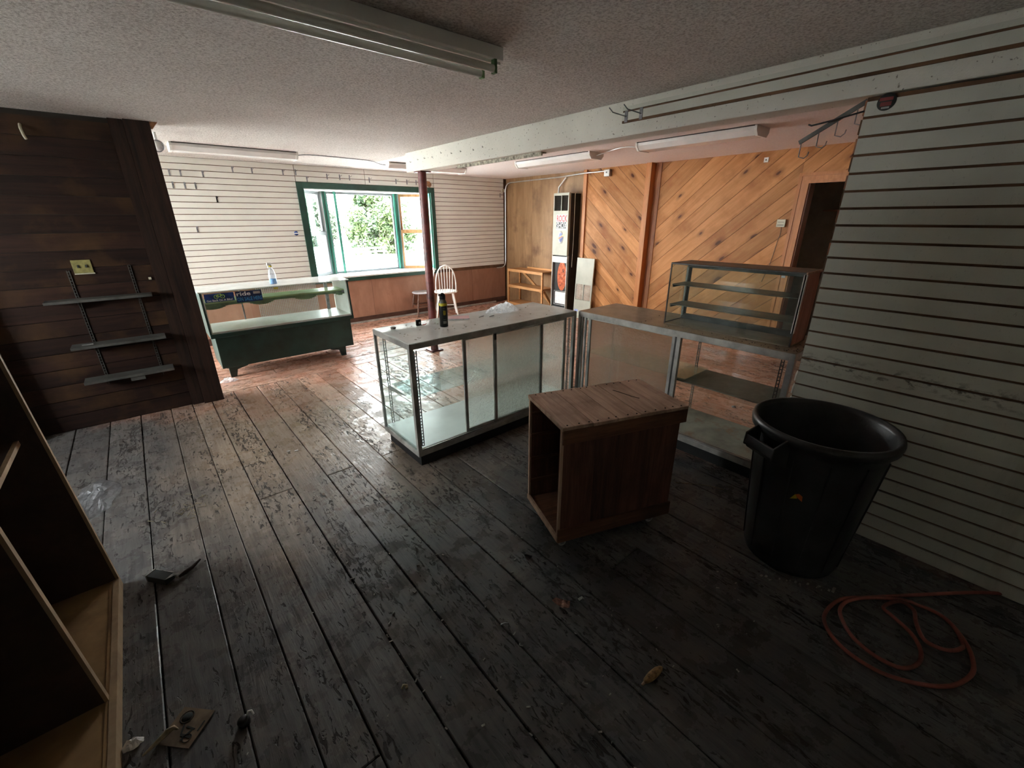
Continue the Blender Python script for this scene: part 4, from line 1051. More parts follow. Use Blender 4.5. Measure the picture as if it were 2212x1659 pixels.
MB().box((HX+.01, HY0+.02, .135), (HX+.03, HY1-.02, .155)).build('burner_bar', 'aluminium', h)
MB().box((HX+.0, HY0+.10, .0), (HX+.04, HY0+.22, .13)).build('valve', 'aluminium', h)
MB().tube([(HX+.30-.06, HY0-.004, 2.155), (HX+.13, HY0-.012, 2.15), (HX+.135, HY0-.012, 1.4), (HX+.12, HY0-.012, .9)], .005, 6).build('cord', 'cream_plate', h)
MB().box((HX-.002, 5.50, 1.545), (HX-.0005, 5.755, 1.805)).build('sticker', 'paper_white', h)
text('ROCK', 'text_red', h, .15, (HX-.003, 5.745, 1.690), (0, -1, 0), (0, 0, 1), sx_=.60)
MB().box((HX-.003, 5.51, 1.575), (HX-.0022, 5.75, 1.678)).build('sticker_print', 'ink_dark', h)
text('SHOX', 'text_white', h, .135, (HX-.004, 5.742, 1.58), (0, -1, 0), (0, 0, 1), sx_=.66)
text('RACING', 'text_grey', h, .030, (HX-.003, 5.735, 1.549), (0, -1, 0), (0, 0, 1), sx_=1.7)
RS = Matrix.Translation((HX-.001, 5.63, 1.42)) @ Matrix.Rotation(-PI/2, 4, 'Y')
MB().lathe([(0, .001), (.085, .001), (.085, 0)], 28, sx_=1.25, sy_=.8, M_=RS).build('oval_sticker', 'paper_white', h)
MB().lathe([(0, .0016), (.062, .0016), (.062, 0)], 28, sx_=1.25, sy_=.8, M_=RS).build('sticker_print', 'pale_blue', h)
MB().prism([(5.53, 1.46), (5.545, 1.485), (5.73, 1.395), (5.715, 1.37)], 0, HX-.0042, HX-.003).build('sticker_print', 'pale_yellow', h)
MB().prism([(5.58, 1.437), (5.585, 1.45), (5.68, 1.41), (5.675, 1.397)], 0, HX-.0052, HX-.0042).build('sticker_print', 'text_red', h)
# loose cover leaning on the wall
def lean_box(z0, z1, y0, y1, dx0, dx1):
    a = lambda z: XA-.06+.0-(.05*(1.08-z)/1.08)
    return MB()._add([(a(z0)+dx0, y0, z0), (a(z0)+dx1, y0, z0), (a(z0)+dx1, y1, z0), (a(z0)+dx0, y1, z0), (a(z1)+dx0, y0, z1), (a(z1)+dx1, y0, z1), (a(z1)+dx1, y1, z1), (a(z1)+dx0, y1, z1)],
       [(0,3,2,1),(4,5,6,7),(0,1,5,4),(1,2,6,5),(2,3,7,6),(3,0,4,7)])
hc = thing('heater_cover', 'loose cream heater cover with two grilles leaning against the pine wall', 'heater cover', (6.05, 5.13, 0))
CY0, CY1, CM_ = 4.93, 5.325, 5.127
for z0, z1 in ((.0, .34), (.62, 1.08)): lean_box(z0, z1, CY0, CY1, 0, .025).build('cover_panel', 'heater_cream', hc)
lean_box(.34, .62, CY0, CY0+.022, 0, .025).build('cover_frame', 'heater_cream', hc); lean_box(.34, .62, CY1-.022, CY1, 0, .025).build('cover_frame', 'heater_cream', hc)
lean_box(.34, .62, CM_-.007, CM_+.007, 0, .025).build('cover_frame', 'heater_cream', hc)
for a, b in ((CY0+.022, CM_-.007), (CM_+.007, CY1-.022)):
    g_ = MB()
    for i in range(15):
        q = lean_box(.345+.0183*i, .345+.0183*i+.013, a, b, .008, .012); n0 = len(g_.v); g_.v += q.v; g_.f += [[k+n0 for k in f] for f in q.f]; g_.sm += q.sm
    g_.build('grille', 'grille_tan', hc)
lean_box(.12, .16, CY1-.11, CY1-.03, -.002, 0).build('badge', 'pale_blue', hc)

s = thing('low_shelf', 'low open pine shelf unit with diagonal brace in the far corner', 'shelf', (6.05, 6.6, 0))
SX0, SX1, SY0, SY1 = 5.90, 6.235, 6.02, 7.07
for z_ in (.06, .42, .745):
    MB().box((SX0, SY0+.02, z_), (SX1, SY1-.02, z_+.022)).build('shelf_board', 'shelf_pine', s)
    MB().box((SX0-.01, SY0, z_-.03), (SX0+.01, SY1, z_+.022)).build('front_rail', 'shelf_pine', s)
for x, y_ in ((SX0-.012, SY0), (SX0-.012, SY1-.035), (SX1-.03, SY0), (SX1-.03, SY1-.035)):
    MB().box((x, y_, 0), (x+.03, y_+.035, .765)).build('leg', 'shelf_pine', s)
MB().bar((SX1-.01, SY1-.05, .72), (SX1-.01, SY0+.05, .10), .05, .018, (1, 0, 0)).build('brace', 'shelf_pine', s)
MB().box((SX1-.012, SY0, .765), (SX1, SY1-.25, .80)).build('back_lip', 'shelf_pine', s)
MB().bar((SX0+.05, SY0+.015, .40), (SX1-.05, SY0+.015, .09), .045, .016, (0, 1, 0)).build('brace', 'shelf_pine', s)

# conduits and boxes
def pipe(pts, label, r=.011, mat='conduit'): return single(MB().tube(pts, r, 10), 'conduit', mat, pts[0], label, 'pipe')
pipe([(5.95, YW-.02, .74), (6.10, YW-.02, .745), (6.15, YW-.02, .76), (6.185, YW-.02, .80), (6.20, YW-.02, .86), (6.20, YW-.03, 2.30), (6.205, YW-.05, 2.37), (6.215, YW-.10, 2.415), (6.22, YW-.18, 2.43), (6.225, 6.6, 2.44), (6.225, 5.95, 2.445), (6.115, 5.3, 2.455), (6.11, 4.86, 2.455)], 'grey metal conduit rising in the far corner and along the ceiling')
pipe([(6.16, 5.93, 2.15), (6.17, 5.93, 2.27), (6.20, 5.84, 2.38), (6.215, 5.80, 2.425)], 'short bent white pipe above the wall heater', .013, 'white_gloss')
t = thing('junction_box', 'square grey metal junction box at the top of the pine wall', 'electrical box', (6.1, 4.80, 2.42))
MB().box((6.09, 4.745, 2.375), (XA-.0, 4.855, 2.475)).build('box', 'bracket_grey', t, bevel=.003)
MB().box((6.084, 4.75, 2.38), (6.09, 4.85, 2.47)).build('cover', 'conduit', t)
MB().box((6.080, 4.785, 2.42), (6.084, 4.815, 2.445)).build('knockout', 'bracket_grey', t)
t = thing('thermostat', 'small cream thermostat on the pine wall beside the doorway', 'thermostat', (XW-.02, 2.13, 1.67))
MB().box((XW-.035, 2.085, 1.635), (XW-.001, 2.185, 1.725)).build('case', 'cream_plate', t, bevel=.004)
MB().box((XW-.038, 2.10, 1.655), (XW-.035, 2.17, 1.662)).box((XW-.038, 2.10, 1.69), (XW-.035, 2.17, 1.695)).build('slots', 'steel_dark', t)
cable([(XW-.004, 2.13, 1.635), (XW-.006, 2.125, 1.55), (XW-.008, 2.14, 1.46), (XW-.006, 2.17, 1.2), (XW-.006, 2.23, .95)], 'thin brown wire hanging from the thermostat', .003, 'steel_dark', 'wire')
t = thing('wall_clip', 'small white square clip high on the pine wall', 'clip', (XW, 2.46, 2.41))
MB().box((XW-.012, 2.435, 2.385), (XW-.001, 2.485, 2.44)).build('plate', 'white_gloss', t)
MB().box((XW-.015, 2.453, 2.405), (XW-.012, 2.467, 2.42)).build('hole', 'ink_dark', t)
t = thing('conduit_strap', 'small cream box at the top of the far corner beside the conduit', 'electrical box', (6.13, YW, 2.28))
MB().box((6.11, YW-.03, 2.255), (6.185, YW-.001, 2.315)).build('box', 'cream_plate', t)

# ------------------------------------------------------------------ hooks on the far wall
def hook(x, z, label, mat='bracket_grey', prong=.09):
    t = thing('slatwall_hook', label, 'hook', (x, YW, z), 0, 'hooks on the far slatted wall')
    MB().box((x-.009, YW-.004, z-.045), (x+.009, YW-.0005, z+.035)).build('plate', mat, t)
    MB().tube([(x, YW-.004, z+.012), (x+.004, YW-prong*.85, z+.010), (x+.006, YW-prong, z+.025)], .0028, 6).build('prong', mat, t)
ords = ('first', 'second', 'third', 'fourth', 'fifth', 'sixth', 'seventh', 'eighth')
for i, x in enumerate((1.303, 1.543, 1.948)):
    hook(x, 2.40, f'small grey hook in the topmost hook row left of the window, {ords[i]} from left')
for i, x in enumerate((.582, .70, .944)):
    hook(x, 2.325, f'small grey hook in the second hook row by the dark post, {ords[i]} from left')
for i, x in enumerate((.586, .713, .831)):
    hook(x, 2.175, f'small grey hook in the third hook row by the dark post, {ords[i]} from left')
hook(1.038, 2.015, 'black hook alone on the slatted wall left of the window', 'black_metal')
hook(.726, 1.628, 'lone grey hook low on the slatted wall at the left')
hook(2.126, 2.41, 'grey hook just above the upper left corner of the window')
hook(2.275, 2.325, 'grey hook touching the green casing at the window top left')
for i, x in enumerate((2.583, 2.782, 2.94, 3.27, 3.753, 3.961, 4.143)):
    hook(x, 2.375 if i < 3 else 2.358, f'grey hook in the row above the window casing, {ords[i]} from left')
hook(6.08, 2.20, 'grey hook near the far right corner of the slatted wall')
t = thing('hang_tag', 'brown cardboard tag hanging on the slatted wall behind the column top', 'tag', (4.40, YW-.01, 2.33))
MB().prism([(4.33, 2.39), (4.42, 2.38), (4.455, 2.33), (4.42, 2.28), (4.36, 2.30)], 1, YW-.012, YW-.008).build('card', 'brown_tag', t)
t = thing('round_sticker', 'small round blue sticker on the slatted wall left of the window', 'sticker', (1.985, YW-.002, 1.54))
MB().lathe([(0, .0015), (.032, .0015), (.032, 0)], 20, M_=Matrix.Translation((1.985, YW, 1.542)) @ Matrix.Rotation(PI/2, 4, 'X')).build('disc', 'sticker_blue', t)
MB().box((1.945, YW-.0035, 1.535), (2.025, YW-.002, 1.549)).build('print_band', 'text_white', t)

# hooks on the beam strip and the faceout at the end of the partition
for k, y_ in enumerate((2.105, 1.985)):
    t = thing('beam_hook', ('grey hook at the end of the slat strip on the beam', 'second grey hook from the end of the beam strip')[k], 'hook', (XS-.02, y_, 2.42), 0, 'hooks on the beam strip')
    MB().box((XS-.018, y_-.012, 2.375), (XS-.0145, y_+.012, 2.445)).build('plate', 'bracket_grey', t)
    MB().tube([(XS-.018, y_, 2.41), (XS-.13, y_+.03, 2.425), (XS-.16, y_+.04, 2.45)], .0035, 6).build('prong', 'bracket_grey', t)
t = thing('faceout_arm', 'slanting metal arm with four hanging hooks at the partition end', 'rack', (2.9, .75, 2.28))
pa, pb2 = Vector((2.885, .722, 2.275)), Vector((2.885, .985, 2.125))
MB().bar(pa, pb2, .012, .020).build('arm', 'steel_dark', t)
for k in range(4):
    p = pa.lerp(pb2, .12+.28*k)
    MB().tube([p, p+Vector((.0, 0, -.075)), p+Vector((-.01, -.03, -.085)), p+Vector((-.01, -.045, -.072)), p+Vector((-.01, -.048, -.055))], .0028, 6).build('hook', 'bracket_grey', t)
t = thing('peg_hook', 'long thin black peg hook crossing the slanting arm', 'hook', (2.87, .70, 2.22))
MB().tube([(2.86, .718, 2.228), (2.86, .86, 2.205), (2.86, .935, 2.196), (2.86, .95, 2.203)], .0042, 8).build('peg', 'black_metal', t)

# ------------------------------------------------------------------ chairs
def spindle_leg(top, bot, mat, parent, r=.016):
    top, bot = Vector(top), Vector(bot); pts = [top.lerp(bot, k/6) for k in range(7)]
    MB().tube(pts, [r*.8, r, r*1.15, r*.9, r*1.1, r*.85, r*.65], 10).build('leg', mat, parent)
wc = thing('windsor_chair', 'white bow-back spindle chair standing beside the red column', 'chair', (4.32, 7.03, 0), math.radians(-28))
W = wm(wc)
def L_(x, y, z): return W @ Vector((x, y, z))
def seat(parent, T, c, rx, ry, z, th, mat):
    MB(T).lathe([(0, z), (.9, z), (1, z+.012), (.99, z+th-.008), (.93, z+th), (.5, z+th-.008), (0, z+th-.008)], 30, (c[0], c[1], 0), rx, ry).build('seat', mat, parent)
def seat2(parent, T, cx, cy_s, rx, ry, z, th, mat):
    pr = [(0, z), (.9, z), (1, z+.012), (.99, z+th-.008), (.93, z+th), (.5, z+th-.010), (0, z+th-.010)]
    R = T @ Matrix.Translation((cx, cy_s, 0)) @ Matrix.Diagonal((rx, ry, 1, 1))
    MB(R).lathe(pr, 30).build('seat', mat, parent)
seat2(wc, W, 0, 0, .225, .21, .44, .035, 'chair_white')
for sx_, sy_ in ((-1, -1), (1, -1), (-1, 1), (1, 1)):
    spindle_leg(L_(sx_*.13, sy_*.12, .435), L_(sx_*.20, sy_*.20, 0), 'chair_white', wc, .019)
for sx_ in (-1, 1): MB().tube([L_(sx_*.165, -.16, .20), L_(sx_*.165, .16, .20)], .010, 8).build('stretcher', 'chair_white', wc)
MB().tube([L_(-.165, 0, .20), L_(.165, 0, .20)], .010, 8).build('stretcher', 'chair_white', wc)
# back is on the side towards the camera
def bow(t_): # 0..1
    a = PI*t_; return L_(-.185*math.cos(a)*(1+.10*math.sin(a)), -.165-.10*math.sin(a), .46+.50*math.sin(a)**.75)
MB().tube([bow(k/24) for k in range(25)], .012, 8).build('bow', 'chair_white', wc)
for k in range(6):
    u = -.13+.052*k; tt = math.acos(max(-1, min(1, -u/.20)))/PI
    MB().tube([L_(u*.85, -.165, .46), bow(tt)], .0065, 6).build('spindle', 'chair_white', wc)
# second chair, behind
sc_ = thing('spindle_chair', 'white-topped chair with dark legs standing behind the white chair', 'chair', (4.01, 7.37, 0), math.radians(-8))
W2 = wm(sc_)
def L2(x, y, z): return W2 @ Vector((x, y, z))
seat2(sc_, W2, 0, 0, .20, .19, .42, .03, 'chair_grey')
for sx_, sy_ in ((-1, -1), (1, -1), (-1, 1), (1, 1)):
    spindle_leg(L2(sx_*.12, sy_*.11, .425), L2(sx_*.19, sy_*.18, 0), 'chair_brown', sc_, .015)
for a, b in (((-.15, -.14), (.15, -.14)), ((-.15, .14), (.15, .14)), ((-.15, -.14), (-.15, .14))):
    MB().tube([L2(*a, .20), L2(*b, .20)], .009, 8).build('stretcher', 'chair_brown', sc_)
MB().tube([L2(.20, -.15, .83), L2(.25, 0, .86), L2(.20, .15, .85)], .022, 8).build('top_rail', 'chair_white', sc_)
for k in range(5):
    u = -.12+.06*k; MB().tube([L2(.15, u*.8, .44), L2(.24-abs(u)*.2, u, .83)], .008, 6).build('spindle', 'chair_white', sc_)

# ------------------------------------------------------------------ things on case 1
ZQ = ZT+.0005
t = thing('spray_can', 'black and yellow aerosol can standing on the grey glass top', 'spray can', (1.70, 2.82, ZQ))
MB().lathe([(0, 0), (.030, 0), (.0325, .004), (.0325, .175), (.031, .185)], 24, (1.70, 2.82, ZQ)).build('can_body', 'can_black', t)
MB().lathe([(.031, .185), (.028, .196), (.018, .215), (.014, .22), (0, .22)], 24, (1.70, 2.82, ZQ)).build('shoulder', 'can_grey', t)
MB().lathe([(0, .212), (.023, .212), (.0235, .236), (.018, .25), (.012, .252), (.010, .258), (0, .258)], 18, (1.70, 2.82, ZQ)).build('cap', 'black_metal', t)
MB().box((1.672, 2.80, ZQ+.236), (1.69, 2.83, ZQ+.252)).build('trigger', 'black_metal', t)
MB().lathe([(.0329, .163), (.0331, .165), (.0331, .181), (.0322, .184)], 24, (1.70, 2.82, ZQ)).build('label_band', 'can_yellow', t)
fd = Vector((-1.70, -2.82, 0)).normalized(); sd_ = Vector((-fd.y, fd.x, 0))  # right as seen from the room
cc_ = Vector((1.70, 2.82, ZQ))+fd*.0332
def canp(u, z, o=.0): 
    a = u/.0330; d = (fd*math.cos(a)+sd_*math.sin(a)); return Vector((1.70, 2.82, ZQ+z))+d*(.0333+o)
def patch(u0, u1, z0, z1, mat, o=0, name='label_print'):
    n = 6; vs = [canp(u0+(u1-u0)*i/n, z_, o) for z_ in (z0, z1) for i in range(n+1)]
    MB()._add(vs, [(i, i+1, n+2+i, n+1+i) for i in range(n)]).build(name, mat, t)
patch(-.004, .024, .028, .048, 'can_grey'); patch(-.002, .022, .058, .061, 'can_grey')
for u, wv in ((.000, .004), (.0075, .004), (.014, .004)):
    patch(u, u+wv, .095, .125, 'can_yellow')
patch(.0, .018, .122, .127, 'can_yellow'); patch(.0, .018, .108, .111, 'can_yellow'); patch(.0, .012, .095, .099, 'can_yellow')
patch(-.004, .020, .132, .134, 'can_grey'); patch(-.002, .018, .145, .149, 'can_grey')
t = thing('plastic_gadget', 'small black plastic bracket with a round hole on the glass top', 'gadget', (1.565, 2.985, ZQ))
MB().box((1.545, 2.98, ZQ), (1.59, 2.99, ZQ+.045)).box((1.545, 2.965, ZQ), (1.59, 2.98, ZQ+.006)).build('body', 'black_metal', t, bevel=.002)
MB().lathe([(0, .002), (.009, .002), (.009, 0)], 16, M_=Matrix.Translation((1.576, 2.979, ZQ+.018)) @ Matrix.Rotation(PI/2, 4, 'X')).build('hole', 'white_gloss', t)
MB().tube([(1.59, 2.965, ZQ+.003), (1.61, 2.955, ZQ+.006), (1.625, 2.965, ZQ+.008)], .003, 6).build('red_lead', 'text_red', t)
t = thing('booklet', 'folded pink and white booklet lying behind the spray can', 'booklet', (1.95, 2.99, ZQ), math.radians(-32))
BW = wm(t)
MB(BW).box((-.085, -.055, 0), (.085, .055, .006)).build('pages', 'paper_white', t)
MB(BW).box((-.09, -.058, .006), (.088, .058, .0085)).build('cover', 'pink_card', t)
def crumple(name, label, cx, cy0, rx, ry, hgt, seed, z0, mat='clear_plastic', cat='plastic bag', tailx=0, n=14):
    mb = MB(); vs = []; fs = []
    for j in range(n+1):
        for i in range(n+1):
            u, v = i/n*2-1, j/n*2-1; r = math.sqrt(u*u+v*v)
            e = 1+.25*noise.noise(Vector((u*1.4+seed, v*1.4, seed)))
            if max(abs(u), abs(v)) > 0: k = max(abs(u), abs(v))/max(r, 1e-6)
            else: k = 1
            x = u*k*rx*e+tailx*(1-v)*.1; y = v*k*ry*e
            zz = hgt*max(0, 1-(k*r)**2)*(.55+.9*abs(noise.noise(Vector((u*3+seed, v*3, 1.7)))))
            zz += hgt*.35*abs(noise.noise(Vector((u*7, v*7+seed, .3))))*(1-.4*k*r)
            vs.append((cx+x, cy0+y, z0+.001+zz))
    for j in range(n):
        for i in range(n):
            a = j*(n+1)+i; fs.append((a, a+1, a+n+2, a+n+1))
    mb._add(vs, fs)
    o = single(mb, name, mat, (cx, cy0, z0), label, cat)
    return o
crumple('plastic_bag', 'crumpled clear plastic bag lying on the grey glass top', 2.42, 2.97, .19, .095, .075, 3.1, ZQ)
single(MB().lathe([(0, 0), (.018, .002), (.022, .012), (.012, .02), (0, .018)], 10, (1.36, 3.0, ZQ)), 'wad', 'crumb', (1.36, 3.0, ZQ), 'small pale wad near the left end of the grey glass top', 'litter')
cr_m = MB()
for k in range(70):
    x, y = rnd.uniform(1.3, 2.85), rnd.uniform(2.6, 3.08); s_ = rnd.uniform(.0015, .005)
    cr_m.box((x, y, ZQ), (x+s_*rnd.uniform(1, 3), y+s_, ZQ+s_*.5))
o = cr_m.build('dirt_crumbs', 'straw', None); tag(o, 'scattered crumbs of dirt on the grey glass top', 'dirt', kind='stuff')
for k, (x, y) in enumerate(((2.12, 2.90), (2.20, 2.86))):
    single(MB().tube([(x-.03, y-.01, ZQ+.004), (x, y, ZQ+.005), (x+.03, y+.008, ZQ+.004)], .004, 6), 'screw', 'aluminium', (x, y, ZQ), ('small metal screw on the glass top beside the booklet', 'small metal screw on the glass top close to the plastic bag')[k], 'screw')
cr_m = MB()
for k in range(260):
    x, y = rnd.uniform(2.96, 3.48), .78+abs(rnd.gauss(0, .45)); s_ = rnd.uniform(.002, .006)
    if y > 2.5 or (x > 3.05 and .83 < y < 1.77): continue
    cr_m.box((x, y, ZQ), (x+s_*rnd.uniform(1, 2), y+s_, ZQ+s_*.6))
o = cr_m.build('dirt_crumbs', 'wall_dark', None); tag(o, 'dark droppings and dirt along the dusty case top', 'dirt', kind='stuff')

crumple('plastic_wrap', 'clear plastic wrap heap beside the green cabinet front leg', .47, 5.62, .10, .05, .05, 6.6, 0, n=10)
# spray bottle on the green cabinet
t = thing('spray_bottle', 'clear spray bottle with blue liquid on the green cabinet', 'spray bottle', (1.20, 5.92, 1.013))
BC = (1.20, 5.92, 1.013)
MB().lathe([(0, 0), (.040, 0), (.042, .01), (.042, .11), (.030, .16), (.016, .185), (.014, .20)], 20, BC).build('bottle', 'bottle_plastic', t)
MB().lathe([(0, .002), (.039, .002), (.040, .06), (0, .06)], 20, BC).build('liquid', 'spray_blue', t)
MB().lathe([(.015, .198), (.017, .20), (.017, .215), (0, .218)], 16, BC).build('collar', 'can_yellow', t)
MB().box((1.165, 5.905, 1.23), (1.215, 5.935, 1.262)).box((1.17, 5.914, 1.195), (1.178, 5.926, 1.235)).build('trigger_head', 'white_gloss', t, bevel=.004)

# ------------------------------------------------------------------ litter on the floor
fp = crumple('plastic_sheet', 'grey clear plastic sheet crumpled on the floor behind the bookcase', -.60, 3.62, .12, .26, .05, 5.5, 0)
cdb = thing('cardboard_sheet', 'square of brown card with a dark bicycle print on the floor', 'cardboard', (-.272, 1.545, 0), math.radians(44))
CB = wm(cdb)
MB(CB).box((-.064, -.062, 0), (.062, .064, .003)).build('sheet', 'cardboard', cdb)
ink = MB(CB)
ink.tube([( .03+.022*math.cos(a*PI/7), .025+.022*math.sin(a*PI/7), .0032) for a in range(14)], .0018, 4, closed=True)
ink.lathe([(0, .0042), (.017, .0042), (.018, .003)], 14, (.03, .025, 0))
ink.bar((.03, .025, .0035), (-.028, .0, .0035), .006, .001); ink.bar((-.028, .0, .0035), (-.03, -.04, .0035), .009, .001)
ink.bar((-.005, -.028, .0035), (-.045, -.012, .0035), .007, .001); ink.bar((.0, .0, .0035), (-.005, -.035, .0035), .005, .001); ink.bar((-.01, -.05, .0035), (.025, -.05, .0035), .005, .001)
ink.tube([(-.035+.014*math.cos(a*PI/6), -.03+.014*math.sin(a*PI/6), .0032) for a in range(12)], .0015, 4, closed=True)
ink.build('print', 'ink_green', cdb)
lf = thing('dry_leaf', 'curled dry leaf stalk lying over the cardboard', 'leaf', (-.35, 1.55, 0))
MB().tube([(-.40, 1.53, .006), (-.36, 1.545, .010), (-.325, 1.555, .02), (-.305, 1.55, .028), (-.295, 1.54, .02)], [.003, .008, .011, .008, .003], 7).build('blade', 'straw', lf)
t = thing('torn_box', 'small torn black and white carton on the floor near the bookcase', 'carton', (-.29, 2.46, 0), math.radians(-52))
TB = wm(t)
MB(TB).box((-.075, -.025, 0), (.04, .025, .035)).build('carton', 'ink_dark', t, bevel=.002)
MB(TB).box((-.079, -.027, .0), (-.075, .027, .038)).box((-.075, .025, 0), (.04, .028, .036)).build('white_side', 'crumb', t)
MB(TB)._add([(.04, -.025, .035), (.04, .025, .035), (.10, .01, .06), (.04, .025, 0), (.085, .02, .002)], [(0, 1, 2), (1, 3, 4)]).build('flap', 'crumb', t)
t = single(MB().tube([(-.23, 2.43, .008), (-.20, 2.44, .012), (-.17, 2.46, .010), (-.13, 2.50, .012)], [.006, .012, .010, .005], 7), 'twig', 'dark_board', (-.2, 2.45, 0), 'short dark twig on the floor beside the torn carton', 'twig')
t = thing('corn_cob', 'dried corn cob lying on the black floor in the foreground', 'corn cob', (1.20, .56, 0))
CA, CB_ = Vector((1.1310, 0.5370, 0)), Vector((1.2530, 0.5230, 0))
MB().tube([CA.lerp(CB_, f_)+Vector((0, 0, .0165)) for f_ in (.1, .18, .35, .55, .75, .92, 1)], [.005, .011, .0155, .0165, .0155, .010, .003], 14).build('cob', 'cob', t)
MB().tube([CA.lerp(CB_, .13)+Vector((0, 0, .014)), CA+Vector((0, 0, .009))], [.006, .005], 8).build('stem', 'crate_edge', t)
t = single(MB()._add([(1.15, 1.03, .003), (1.19, 1.02, .012), (1.205, .99, .018), (1.185, .975, .004), (1.155, .985, .012), (1.165, 1.05, .02), (1.15, 1.06, .004)], [(0, 1, 4), (1, 2, 3), (1, 3, 4), (0, 5, 1), (0, 6, 5)]), 'dry_leaf', 'leaf_brown', (1.17, 1.01, 0), 'pinkish dry leaf scrap on the floor before the crate', 'leaf')
t = single(MB()._add([(1.255, .985, .002), (1.275, .975, .014), (1.28, .96, .003), (1.262, .962, .015), (1.25, .97, .003)], [(0, 1, 3), (1, 2, 3), (0, 3, 4)]), 'dry_leaf', 'crumb', (1.265, .97, 0), 'tiny pale crumpled scrap to the right of the pinkish leaf', 'leaf')
t = thing('black_stopper', 'small black stopper with a white clip on the foreground floor', 'stopper', (-.105, 1.42, 0))
MB().lathe([(0, 0), (.020, 0), (.021, .02), (.016, .026), (0, .026)], 16, (-.108, 1.42, 0)).build('cap', 'black_metal', t)
MB().tube([(-.095, 1.425, .024), (-.088, 1.432, .034), (-.078, 1.428, .032), (-.075, 1.418, .02)], .004, 6).build('clip', 'white_gloss', t)
crumple('tissue', 'small white tissue scrap on the floor at the bookcase foot', -.425, 1.60, .03, .02, .03, 8.2, 0, 'paper_white', 'tissue', n=8)
t = single(MB().tube([(.395, 1.15, .004), (.405, 1.157, .010), (.415, 1.15, .006), (.41, 1.14, .004)], .006, 6), 'dry_leaf', 'straw', (.4, 1.15, 0), 'tiny curled tan leaf on the black floor in the left foreground', 'leaf')
t = single(MB().tube([(1.25, 1.37, .005), (1.258, 1.36, .006), (1.27, 1.335, .005)], .006, 6), 'bolt', 'black_metal', (1.26, 1.36, 0), 'short black bolt on the floor left of the crate', 'bolt')
t = single(MB().tube([(.874, 1.118, .004), (.895, 1.112, .005), (.905, 1.102, .004)], .0035, 6), 'bolt', 'bracket_grey', (.89, 1.11, 0), 'short grey bolt on the foreground floor left of the dry leaf scrap', 'bolt')
for k, (x, y, lab) in enumerate(((.55, 3.45, 'small white chip on the floor left of the display case'), (.60, 3.42, 'smaller white chip on the floor left of the display case'))):
    single(MB().box((x, y, 0), (x+.025, y+.015, .004)), 'paint_chip', 'paper_white', (x, y, 0), lab, 'chip')
single(MB().tube([(3.78, 1.62, .004), (3.72, 1.43, .004)], .004, 6), 'straw_tube', 'text_red', (3.75, 1.5, 0), 'thin red straw on the floor seen through the dusty case', 'straw')
crumple('tissue', 'white paper scrap on the floor behind the dusty case bottom', 3.60, 1.03, .05, .035, .05, 9.2, 0, 'paper_white', 'tissue', n=8)
single(MB().lathe([(0, 0), (.02, .0), (.012, .012), (0, .014)], 8, (4.15, 1.50, 0)), 'bottle_lid', 'aluminium', (4.15, 1.5, 0), 'small shiny lid on the red floor behind the dusty case', 'cap')
m_ = MB()
for k in range(520):
    x, y = rnd.uniform(-.4, 5.8), rnd.uniform(.4, 6.6)
    if rnd.random() < .45: x, y = rnd.uniform(.2, 3.6), rnd.uniform(.3, 2.4)
    if k % 9 == 0: x = rnd.choice((.454, .683, .88, 1.105, 1.33)); y = rnd.uniform(.3, 2)
    if any(a_ < x < b_ and c_ < y < d_ for a_, b_, c_, d_ in ((1.2, 2.97, 2.5, 3.15), (-.5, -.15, 1.4, 1.75), (2.9, 3.55, .7, 2.6), (.38, 2.06, 5.6, 6.3), (1.35, 2.3, .95, 1.8), (2.15, 2.68, .17, .72), (2.8, 3.1, -2, .8), (2.82, 3.04, 5.05, 5.27), (-1, -.4, .9, 2.6))): continue
    s_ = rnd.uniform(.0015, .005); a = rnd.uniform(0, PI)
    m_.box((-s_*rnd.uniform(1, 2.2), -s_*.6, .0), (s_*rnd.uniform(1, 2.2), s_*.6, s_*.7), Matrix.Translation((x, y, 0)) @ Matrix.Rotation(a, 4, 'Z'))
o = m_.build('floor_crumbs', 'crumb', None); tag(o, 'pale crumbs and grit scattered over the floor boards', 'grit', kind='stuff')
m_ = MB()
for k in range(26):
    x, y = rnd.gauss(-.17, .09), rnd.gauss(3.08, .07); a = rnd.uniform(0, PI); l = rnd.uniform(.015, .05)
    m_.tube([(x, y, .003), (x+l*math.cos(a), y+l*math.sin(a), .006)], .0022, 5)
o = m_.build('straw_bits', 'straw', None); tag(o, 'bits of straw on the floor between bookcase and case', 'straw', kind='stuff')
m_ = MB()
for k in range(22):
    tt = k/21; x = 2.08+.18*tt+rnd.uniform(-.02, .02); y = .44-.26*tt+rnd.uniform(-.02, .02); s_ = rnd.uniform(.004, .012)
    m_.box((x, y, 0), (x+s_*1.6, y+s_, s_*.4))
o = m_.build('plaster_bits', 'crumb', None); tag(o, 'pale plaster bits on the floor at the bin foot', 'plaster', kind='stuff')
cable([(2.52, 1.19, .006), (2.56, 1.13, .012), (2.60, 1.10, .005), (2.66, 1.02, .006), (2.70, .93, .004)], 'thin pale string on the floor under the dusty case', .0022, 'straw', 'string')

